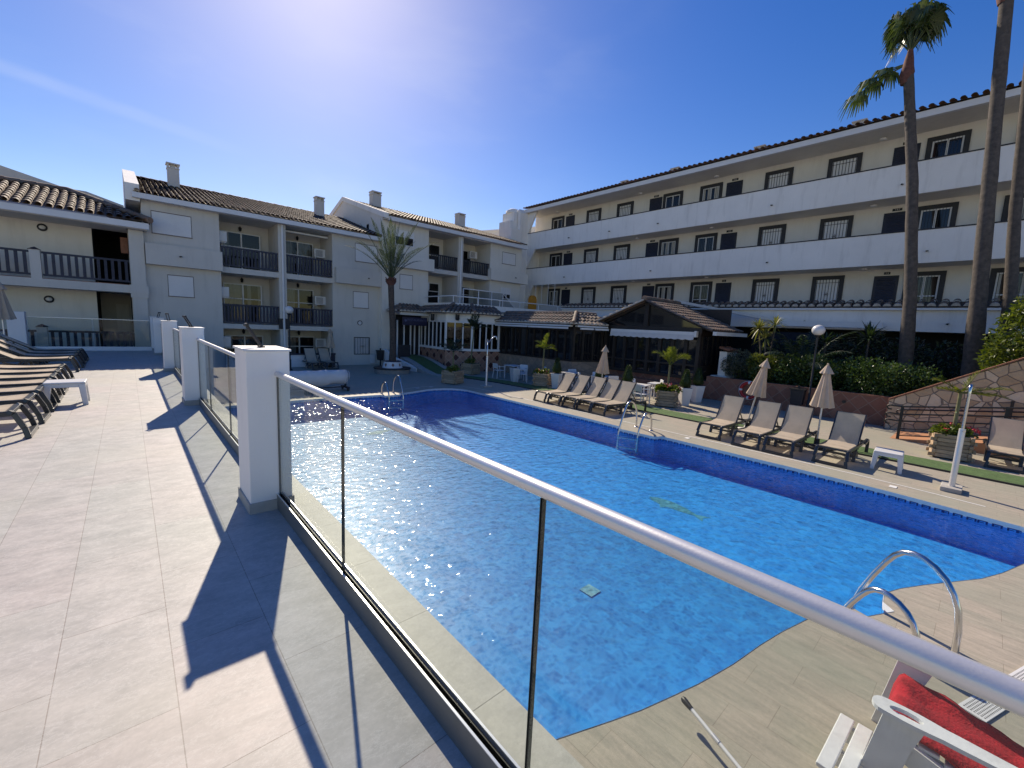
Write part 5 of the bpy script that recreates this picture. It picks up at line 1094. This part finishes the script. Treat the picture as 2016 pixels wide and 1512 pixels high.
areca(12.55, 17.0, .45, 1.75, [(R(100), 1.1, .6, .9), (R(70), 1.3, .75, .4), (R(-70), .45, .95, .9), (R(-95), .8, .7, 1.2), (R(150), .7, .6, 1.4), (R(200), 1.0, .6, .9), (R(20), 1.2, .8, .5)], 'tall dark palm in the planter against the diamond tiled bay', 15, 'leaf_dark', (.05, -.1), .34)
tp = None
for i, (x, y, lb) in enumerate([(13.05, 11.72, 'leftmost'), (13.3, 9.75, 'second'), (13.35, 8.55, 'third'), (14.30, 6.85, 'fourth'), (15.45, 6.95, 'rightmost'), (12.75, 13.95, 'bare shaded')]):
    lp = '%s tapered white pot %s' % (lb, 'among the cafe chairs' if i == 5 else 'in the line of five between loungers and pavilion'); g = 'tapered white pots'
    if tp is None:
        t = thing('white_pot', lp, 'pot', (x, y, 0), .3, g); a, c_, h = .125, .19, .62; q = MB(); q.hexa([(-a, -a, 0), (a, -a, 0), (a, a, 0), (-a, a, 0), (-c_, -c_, h), (c_, -c_, h), (c_, c_, h), (-c_, c_, h)]); new('pot', q, 'pot_white', t, bev=.012); new('soil', MB().box(-.165, -.165, h+.001, .165, .165, h+.01), 'soil', t); pot0 = t
        t = thing('cone_topiary', '', 'topiary', (x, y, .63), 0, 'cone topiary in white pots'); q = MB().lathe([(.05, 0), (.15, .06), (.145, .2), (.09, .42), (.02, .56)], 12); new('inner_growth', q, 'leaf_cone', t); q = MB(); r_g = random.Random(5)
        for _ in range(1500):
            hh = r_g.random()**1.2; R_ = (.03+.155*(1-hh)**.75)*(.8 if hh < .08 else 1)*r_g.uniform(.85, 1.12); th = r_g.uniform(0, 6.283); p = Vector((R_*math.cos(th), R_*math.sin(th), .02+hh*.60)); leaf(q, p, (Vector((math.cos(th), math.sin(th), .9))+rvec(r_g)*.7).normalized(), rvec(r_g), r_g.uniform(.025, .05), .018)
        new('foliage', q, 'leaf_cone', t); tp = t
    else:
        copy_tree(pot0, None, (x, y, 0), .3+i*.2, lp, g)
        if i < 5: copy_tree(tp, None, (x, y, .63), i*1.1, ' ', 'cone topiary in white pots')
for o, lb in zip([o for o in bpy.data.objects if o.name.startswith('cone_topiary')], ['leftmost clipped cone shrub in a white pot', 'second clipped cone shrub, behind the packed loungers', 'third clipped cone shrub, right of the closed umbrella', 'clipped cone shrub beside the red geraniums', 'rightmost clipped cone shrub before the red wall']): o['label'] = lb
# date palm with its round planter
t = thing('round_planter', 'round white planter with dark diamonds on a pale brick ring at the date palm', 'planter', (9.25, 18.75, 0))
new('brick_ring', MB().lathe([(.82, 0), (.82, .20), (.60, .20), (.60, .19)], 32, sm=False), 'brick_ring', t); new('ring_cap', MB().lathe([(.86, .201), (.86, .25), (.58, .25)], 32, sm=False), 'charcoal', t)
new('pot', MB().lathe([(.47, .25), (.44, .36), (.40, .5), (.40, .56), (.34, .565), (.32, .54)], 32), 'post_white', t); new('pot_rim', MB().lathe([(.402, .535), (.415, .54), (.415, .56), (.39, .566)], 32), 'salt_blue', t)
q = MB()
for k in range(8):
    a = k*math.pi/4-.4; r0 = .452; c_ = Vector((math.cos(a), math.sin(a), 0)); s_ = Vector((-math.sin(a), math.cos(a), 0)); z = Vector((0, 0, 1)); p = c_*.436+z*.40; q.quad(p-s_*.06+c_*.01, p-z*.085+c_*.03, p+s_*.06+c_*.01, p+z*.085-c_*.012+c_*.006)
new('diamond', q, 'terracotta', t)
t = thing('date_palm', 'date palm with a dark trunk and upright feathery crown before the middle block', 'tree', (9.25, 18.75, .5))
HT = 3.72; tr = [(0, 0, 0), (.02, 0, .6), (.0, .0, 1.6), (-.06, .02, 2.6), (-.10, .03, HT)]; new('trunk', MB().tube(tr, [.17, .15, .135, .13, .14], 14), 'trunk_date', t)
new('boot_ball', MB().lathe([(.12, -.20), (.18, -.08), (.19, .02), (.16, .12), (.09, .20)], 14, (-.10, .03, HT)), 'boot', t)
r_g = random.Random(21); q = MB(); bt = MB()
for k in range(25):
    az_ = k*2.399; f = k/25; el_ = R(86)-f*R(48)+r_g.uniform(-.10, .10); L_ = r_g.uniform(2.1, 2.85)*(1 if f < .75 else .95); frond(q, (-.10, .03, HT+.12), az_, el_, L_, .35+.55*f, 36, .27, .026, r_g, .022, .30, .06, .30, .3)
    a = k*2.399; bt.bar((-.10+.17*math.cos(a), .03+.17*math.sin(a), HT-.1+f*.2), (-.10+.24*math.cos(a), .03+.24*math.sin(a), HT+.02+f*.2), .05, .03)
new('crown', q, 'leaf_date', t); new('leaf_stubs', bt, 'boot', t)
# tall fan palms
def fan_leaf(mb, base, az_, el_, pet, rad, r_g, droop=.5):
    d = Vector((math.cos(az_)*math.cos(el_), math.sin(az_)*math.cos(el_), math.sin(el_))); e = Vector(base)+d*pet+Vector((0, 0, -.10*pet*pet)); mb.tube([base, (Vector(base)+d*pet*.5), e], [.028, .02, .014], 5, False)
    s_ = d.cross(Vector((0, 0, 1))); s_ = s_.normalized() if s_.length > .1 else Vector((1, 0, 0)); n_ = s_.cross(d)
    for k in range(30):
        a = R(-115)+R(230)*k/29; dd = (d*math.cos(a)+s_*math.sin(a)+n_*.12*math.cos(2*a)).normalized(); l_ = rad*(.75+.25*math.cos(a*.6))*r_g.uniform(.85, 1.1); w_ = .075; a_ = dd.cross(n_).normalized()
        m1 = e+dd*l_*.55-Vector((0, 0, .06*droop)); tp_ = e+dd*l_*.8+Vector((0, 0, -droop*l_*r_g.uniform(.45, .8))); mb.add([e, m1+a_*w_/2, tp_+a_*.008, tp_-a_*.008, m1-a_*w_/2], [(0, 1, 4), (1, 2, 3, 4)])
def fan_palm(x, y, pts, rs, crown, label, s):
    r_g = random.Random(s); t = thing('fan_palm', label, 'tree', (x, y, .8), 0, 'tall fan palms'); P0 = Vector((x, y, .8)); pp = [Vector(p)-P0 for p in pts]
    fine = []; rr = []
    for i in range(len(pp)-1):
        for k in range(14): fine.append(pp[i].lerp(pp[i+1], k/14)); rr.append((rs[i]+(rs[i+1]-rs[i])*k/14)*(1+.035*r_g.uniform(-1, 1)))
    fine.append(pp[-1]); rr.append(rs[-1]); new('trunk', MB().tube(fine, rr, 14), 'trunk_fan', t); e = fine[-1]
    new('leaf_bases', MB().lathe([(rs[-1], -.55), (rs[-1]*1.5, -.25), (rs[-1]*1.15, -.05), (rs[-1]*.95, .15), (rs[-1]*.5, .45)], 12, tuple(e)), 'boot', t)
    q = MB()
    for k in range(crown):
        az_ = k*2.399; f = k/crown; fan_leaf(q, tuple(e+Vector((0, 0, .38))), az_, R(88)-f*R(40), r_g.uniform(.7, 1.05), r_g.uniform(.65, .85), r_g, .4+.5*f)
    new('crown', q, 'leaf_fan', t); return t, e
t, e = fan_palm(18.6, 1.75, [(18.6, 1.68, .8), (18.6, 1.9, 4), (18.6, 2.3, 7.5), (18.6, 2.85, 11.1)], [.21, .165, .145, .125], 22, 'tall fan palm whose windblown crown shows at the top of the picture', 31)
q = MB(); r_g = random.Random(8)
for k in range(3): fan_leaf(q, tuple(e+Vector((0, 0, .05))), R(82+k*9), R(6-k*14), .45+.35*k, .75, r_g, .75)
new('hanging_frond', q, 'leaf_fan', t)
fan_palm(18.6, .30, [(18.6, .22, .8), (18.6, .42, 4), (18.6, .73, 8.7), (18.6, .98, 12.5)], [.24, .185, .155, .14], 18, 'tall thick fan palm trunk leaning at the right edge, second from the left', 32)
fan_palm(18.9, -.33, [(18.9, -.38, .8), (18.9, -.2, 3.9), (18.9, .02, 6.2), (18.9, .30, 10.5), (18.9, .5, 12.5)], [.18, .145, .13, .12, .11], 18, 'slim fan palm trunk leaning at the far right edge of the picture', 33)

# ------------------------------------------------------------------ garden shrubs
def shrub(name, loc, cs, n, ln, wd, mat, label, s, cat='shrub', stem=None, group='shrubs in the planting bed'):
    r_g = random.Random(s); t = thing(name, label, cat, loc, 0, group); q = MB(); blob_leaves(q, cs, n, ln, wd, r_g); new('foliage', q, mat, t)
    if stem:
        q = MB()
        for c_, ra in cs[:5]: q.tube([(0, 0, -.05), (c_[0]*.5, c_[1]*.5, c_[2]*.4), tuple(c_)], [.03, .022, .012], 6)
        new('stems', q, 'trunk_fan', t)
    return t
cs = [((rg.uniform(-.5, .5), -1.9+i*.21, .50+rg.uniform(-.10, .18)), (.55, .4, .58)) for i in range(19)]
shrub('hedge', (17.75, 3.0, .8), cs, 15000, .085, .05, 'leaf_hedge', 'long dark glossy hedge behind the red tiled wall', 41, 'hedge', True)
cs = [((rg.uniform(-.5, .5), -5.0+i*.33, .75+i*-.02+rg.uniform(-.1, .1)), (.6, .5, .6)) for i in range(14)]
shrub('hedge', (18.0, .5, .9), cs, 9000, .085, .05, 'leaf_hedge', 'dark hedge rising behind the stone ramp wall', 42, 'hedge', True)
shrub('bright_bush', (17.6, -.55, 1.2), [((0, 0, 1.5), (.7, .65, .85)), ((.1, -.5, 1.9), (.8, .8, .8)), ((.0, .2, 1.0), (.55, .5, .6)), ((0, -1.2, 1.8), (.8, .8, 1.0)), ((.1, -.2, 2.25), (.6, .6, .45)), ((0, -.9, 1.0), (.6, .7, .6))], 9000, .11, .06, 'leaf_bright', 'large yellow-green bush above the stone ramp wall at the right edge', 43, 'bush', True)
shrub('silver_shrub', (17.5, 6.25, .8), [((0, .05, .75), (.5, .5, .42)), ((.1, -.35, .6), (.5, .45, .45)), ((0, .4, .55), (.35, .35, .35))], 3600, .085, .03, 'leaf_silver', 'silvery grey-green shrub left of the striped dracaena', 44, 'shrub', True)
shrub('yellow_shrub', (17.3, 5.45, .8), [((0, 0, .5), (.4, .42, .5)), ((.1, -.3, .7), (.35, .35, .4)), ((0, .25, .75), (.3, .3, .3))], 3200, .09, .05, 'leaf_yellow', 'yellow-green shrub under the striped dracaena', 45, 'shrub', True)
def spiky(loc, heads, label, mat, L, n, s, name='dracaena', cat='plant', wd=.05, up=.1):
    r_g = random.Random(s); t = thing(name, label, cat, loc, 0, 'spiky plants in the planting bed'); st_ = MB(); q = MB()
    for hx, hy, hz in heads:
        st_.tube([(hx*.3, hy*.3, -.05), (hx*.6, hy*.6, hz*.55), (hx, hy, hz)], [.04, .03, .03], 7)
        for k in range(n):
            d = rvec(r_g); d.z = d.z*.75+.35+up; d.normalize(); l_ = L*r_g.uniform(.75, 1.1); a = d.cross(Vector((0, 0, 1))); a = a.normalized()*wd/2 if a.length > .05 else Vector((wd/2, 0, 0)); p = Vector((hx, hy, hz)); m1 = p+d*l_*.55; e_ = p+d*l_-Vector((0, 0, .18*l_)); q.add([p-a*.6, p+a*.6, m1+a, e_, m1-a], [(0, 1, 2, 4), (4, 2, 3)])
    new('stem', st_, 'trunk_fan', t); new('leaves', q, mat, t)
spiky((17.6, 5.45, .8), [(-.05, .38, 2.0), (.05, -.12, 2.15), (-.1, .1, 1.65)], 'striped yellow dracaena with three leaf heads above the shrubs', 'leaf_stripe', .50, 70, 51)
spiky((18.6, 2.75, .8), [(0, 0, 1.75)], 'dark yucca with stiff radiating leaves behind the hedge', 'leaf_dark', .85, 80, 52, 'yucca', wd=.06, up=.25)
spiky((18.4, 3.9, .8), [(0, 0, 1.6)], 'dark spiky yucca half hidden behind the globe lamp', 'leaf_dark', .6, 60, 53, 'yucca', wd=.05, up=.25)
t = thing('kentia_palm', 'dark arching feather palm spreading behind the globe lamp', 'palm', (18.0, 4.4, .8)); r_g = random.Random(61)
for k in range(13):
    q = MB(); frond(q, (0, 0, .4), k*2.399, R(72)-R(38)*(k/13), 2.1*r_g.uniform(.85, 1.1), 1.3, 30, .42, .035, r_g, .016, .25, .35, .2, .4); new('frond', q, 'leaf_dark', t)
new('stem', MB().tube([(0, 0, -.05), (0, 0, .45)], [.09, .07], 8), 'trunk_fan', t)
cs = [((rg.uniform(-.4, .4), -4.6+i*.42, .95+rg.uniform(-.25, .3)), (.6, .5, .75)) for i in range(21)]
shrub('dark_shrubbery', (19.9, 2.2, .8), cs, 9000, .13, .06, 'leaf_dark', 'dark shrubbery behind the hedge along the foot of the gallery block', 63, 'shrubs', True)
cs = [((rg.uniform(-.4, .4), -.9+i*.2, .35), (.4, .3, .35)) for i in range(12)]
shrub('ground_shrub', (17.45, 5.0, .8), cs, 4000, .10, .05, 'leaf_hedge', 'low dark ground shrubs between the yellow shrub and the globe lamp', 62)

# ------------------------------------------------------------------ cafe tables and chairs, roller, adirondack chair
def make_chair(label, loc, rz, g='white plastic cafe chairs'):
    t = thing('cafe_chair', label, 'chair', loc, rz, g); W = .20
    new('seat', MB().box(-.20, -.20, .355, .20, .20, .38), 'white_plastic', t, bev=.01)
    q = MB().hexa([(.17, -.18, .50), (.19, -.18, .50), (.19, .18, .50), (.17, .18, .50), (.21, -.19, .70), (.235, -.19, .70), (.235, .19, .70), (.21, .19, .70)]) or None
    q = MB(); q.hexa([(.17, -.18, .46), (.19, -.18, .46), (.19, .18, .46), (.17, .18, .46), (.21, -.19, .70), (.235, -.19, .70), (.235, .19, .70), (.21, .19, .70)]); new('backrest', q, 'white_plastic', t, bev=.01)
    for sx, sy in ((-1, -1), (-1, 1), (1, -1), (1, 1)): new('leg', MB().bar((sx*.18, sy*.18, .36), (sx*.21, sy*.20, 0), .028, .028), 'white_plastic', t)
    for sy in (-1, 1): new('armrest', MB().bar((-.18, sy*.21, .37), (-.16, sy*.21, .55), .025, .03).bar((-.17, sy*.21, .555), (.22, sy*.205, .56), .04, .02).bar((.185, sy*.19, .37), (.215, sy*.19, .68), .025, .025), 'white_plastic', t)
    return t
def make_table(label, loc, rz=0.):
    t = thing('cafe_table', label, 'table', loc, rz, 'white cafe tables'); new('table_top', MB().box(-.32, -.32, .60, .32, .32, .63), 'white_plastic', t, bev=.008)
    for sx, sy in ((-1, -1), (-1, 1), (1, -1), (1, 1)): new('leg', MB().box(sx*.28-.02, sy*.28-.02, 0, sx*.28+.02, sy*.28+.02, .60), 'white_plastic', t)
    return t
chs = [(12.95, 7.72, 2.9, 'white cafe chair in the sun in front of the white table, nearest the geraniums'), (13.95, 8.9, .3, 'white cafe chair on the far side of the sunlit table'), (14.3, 9.9, -2.2, 'white cafe chair right of the closed umbrella'), (14.6, 10.8, .8, 'white cafe chair directly behind the closed umbrella'), (13.9, 11.0, 2.4, 'white cafe chair behind the second clipped cone'), (14.5, 12.0, 1.2, 'white cafe chair behind the leftmost clipped cone'), (12.95, 15.3, 3.0, 'leftmost white cafe chair in the shade before the tiled bay'), (13.5, 14.3, .4, 'white cafe chair right of the bare white pot'), (13.0, 13.75, 2.5, 'white cafe chair between the bare pot and the shaded planter'), (13.9, 13.5, -.6, 'white cafe chair behind the shaded planter'), (14.9, 8.3, -.8, 'white cafe chair close to the pavilion steps')]
c0 = None
for x, y, rz, lb in chs:
    if c0 is None: c0 = make_chair(lb, (x, y, 0), rz)
    else: copy_tree(c0, None, (x, y, 0), rz, lb)
tb = make_table('white cafe table in the sun beside the red geraniums', (13.35, 8.05, 0), .15)
copy_tree(tb, None, (14.2, 10.35, 0), .3, 'white cafe table behind the closed umbrella'); copy_tree(tb, None, (13.9, 11.7, 0), .2, 'white cafe table behind the first clipped cone'); copy_tree(tb, None, (13.5, 14.9, 0), .1, 'white cafe table in the shade before the tiled bay'); copy_tree(tb, None, (14.4, 7.9, 0), .1, 'white cafe table behind the geranium palm')
t = thing('pool_cover_roller', 'pool cover roller wrapped in a pale sheet on small wheels', 'pool roller', (3.9, 14.6, 0))
q = MB(); n = 24; mth = 14; vs = []
for i in range(mth+1):
    x = -.75+2.35*i/mth
    for k in range(n): th = 2*math.pi*k/n; r = .20+.012*math.sin(5*th+i*1.3)+.01*math.sin(i*2.1); sag = -.10*max(0, -math.sin(th))*(1+.4*math.sin(i*.9)); vs.append((x, r*math.cos(th)*1.05, .50+r*math.sin(th)+sag))
q.add(vs, [(i*n+k, i*n+(k+1) % n, (i+1)*n+(k+1) % n, (i+1)*n+k) for i in range(mth) for k in range(n)]+[tuple(range(n))[::-1], tuple(range(mth*n, mth*n+n))], True); new('wrapped_cover', q, 'canvas_white', t)
new('frame', MB().box(1.55, -.03, .12, 1.60, .03, .5).box(1.52, -.30, .09, 1.62, .30, .13).box(-.8, -.03, .12, -.75, .03, .5).box(-.82, -.3, .09, -.72, .3, .13).box(-.75, -.02, .10, 1.55, .02, .13), 'charcoal', t)
for x in (1.57, -.77):
    for y in (-.26, .26): q = MB(); q.tube([(x-.02, y, .07), (x+.02, y, .07)], .07, 14); new('wheel', q, 'black', t)
q = MB(); q.tube([(1.66+.0, .15*math.cos(2*math.pi*i/20), .5+.15*math.sin(2*math.pi*i/20)) for i in range(21)], .012, 6); new('crank_wheel', q, 'alu', t)
# long pole lying on the deck
t = thing('telescopic_pole', 'white telescopic pole with a black end cap lying on the near deck', 'pole', (2.51, .99, .115)); D = Vector((-.17, -.42, -.02)).normalized()
new('pole', MB().tube([D*.03, D*1.9], .011, 10), 'white_plastic', t); new('end_cap', MB().tube([D*-.03, D*-.02, D*.0, D*.03, D*.05], [.014, .019, .019, .016, .014], 10), 'black', t); new('joint_collar', MB().tube([D*.22, D*.27], .014, 10), 'alu', t)
t = thing('adirondack_chair', 'white painted slatted garden armchair at the lower right corner', 'chair', (2.86, -.1, 0))
def arm(x, nm):
    q = MB(); n = 20; prof = []
    for i in range(n+1):
        y = .25-1.0*i/n; wl_ = .045+.014*math.sin(max(0, min(1, (y-.0)/.28))*math.pi)-.02*max(0, min(1, (-.05-y)/.45)); prof.append((y, wl_))
    outl = [(x+w_, y) for y, w_ in prof]+[(x-w_, y) for y, w_ in prof[::-1]]; rd = [(x+.055*math.cos(a), .225+.05*math.sin(a)) for a in [math.pi*k/8 for k in range(9)]]
    hole = [(x+.030*math.cos(2*math.pi*k/16), .14+.066*math.sin(2*math.pi*k/16)) for k in range(16)]
    poly = rd[::1]+[(x-w_, y) for y, w_ in prof[1:]]+[(x+w_, y) for y, w_ in prof[:0:-1]]
    hh = .552; tri = fill(poly, [hole], hh); q.v, q.f, q.s = tri.v[:], tri.f[:], tri.s[:]; tri = fill(poly, [hole], hh-.022); q.add(tri.v, tri.f)
    for lp in (poly, hole):
        for a, c_ in zip(lp, lp[1:]+lp[:1]): q.quad((*a, hh-.022), (*c_, hh-.022), (*c_, hh), (*a, hh))
    return new('armrest', q, 'white_paint_worn', t)
arm(0, 0); arm(.62, 0)
for x in (0.0, .62):
    q = MB(); q.prism([(.22, .53), (.30, .0), (.16, .0), (.10, .38), (.06, .53)], x-.015, x+.015, 'x'); new('front_leg', q, 'white_paint_worn', t); q = MB(); q.prism([(.16, .40), (.16, .28), (-.70, .06), (-.74, .16)], x+(.02 if x == 0 else -.05), x+(.05 if x == 0 else -.02), 'x'); new('side_stringer', q, 'white_paint_worn', t)
for k in range(6): y = .14-k*.10; new('seat_slat', MB().box(.0501, y-.04, .395-k*.024, .5699, y+.04, .413-k*.024), 'white_paint_worn', t, bev=.004)
for k in range(6): new('back_slat', MB().bar((.07+k*.096, -.42, .28), (.05+k*.104, -.72, .95-.02*abs(k-2.5)**2), .085, .02, (0, 1, 0)), 'white_paint_worn', t, bev=.004)
for k in range(2): new('foot_slat', MB().bar((-.22, .40+k*-.085, .165), (.24, .38+k*-.085, .185), .07, .025), 'white_paint_worn', t, bev=.005)
new('foot_frame', MB().box(-.02, .16, .06, .01, .42, .150).box(.20, .16, .06, .23, .42, .155), 'white_paint_worn', t)
# red towel draped over seat and front edge
q = MB(); nx, ny = 14, 22; pr = [(.235, .25), (.228, .34), (.21, .42)]+[(.19-.045*i, .448-.0103*i+.004*math.sin(i*1.7)) for i in range(14)]+[(-.47-.02*i, .33+.075*i) for i in range(5)]
vs = [(2.86+.055+.51*i/nx, -.1+y, z+.008*math.sin(i*1.1+y*9)+.006*math.sin(i*.5-y*21+1)+.004*math.sin(i*2.3+y*31)) for y, z in pr for i in range(nx+1)]
q.add(vs, [(j*(nx+1)+i, j*(nx+1)+i+1, (j+1)*(nx+1)+i+1, (j+1)*(nx+1)+i) for j in range(len(pr)-1) for i in range(nx)], True); o = new('towel', q, 'red_towel'); md = o.modifiers.new('thick', 'SOLIDIFY'); md.thickness = .014; md.offset = 1
tag(o, 'red towel draped over the white garden armchair', 'towel')
q = MB().sphere((3.15, -.56, .62), .14, 16, 10, .75); o = tag(new('red_cushion', q, 'red_towel'), 'red cushion on the back of the white garden armchair', 'cushion'); 

# ------------------------------------------------------------------ working units to metres
for o in bpy.data.objects:
    if o.parent is None and o.type in ('MESH', 'EMPTY'): o.location = o.location*S; o.scale = o.scale*S
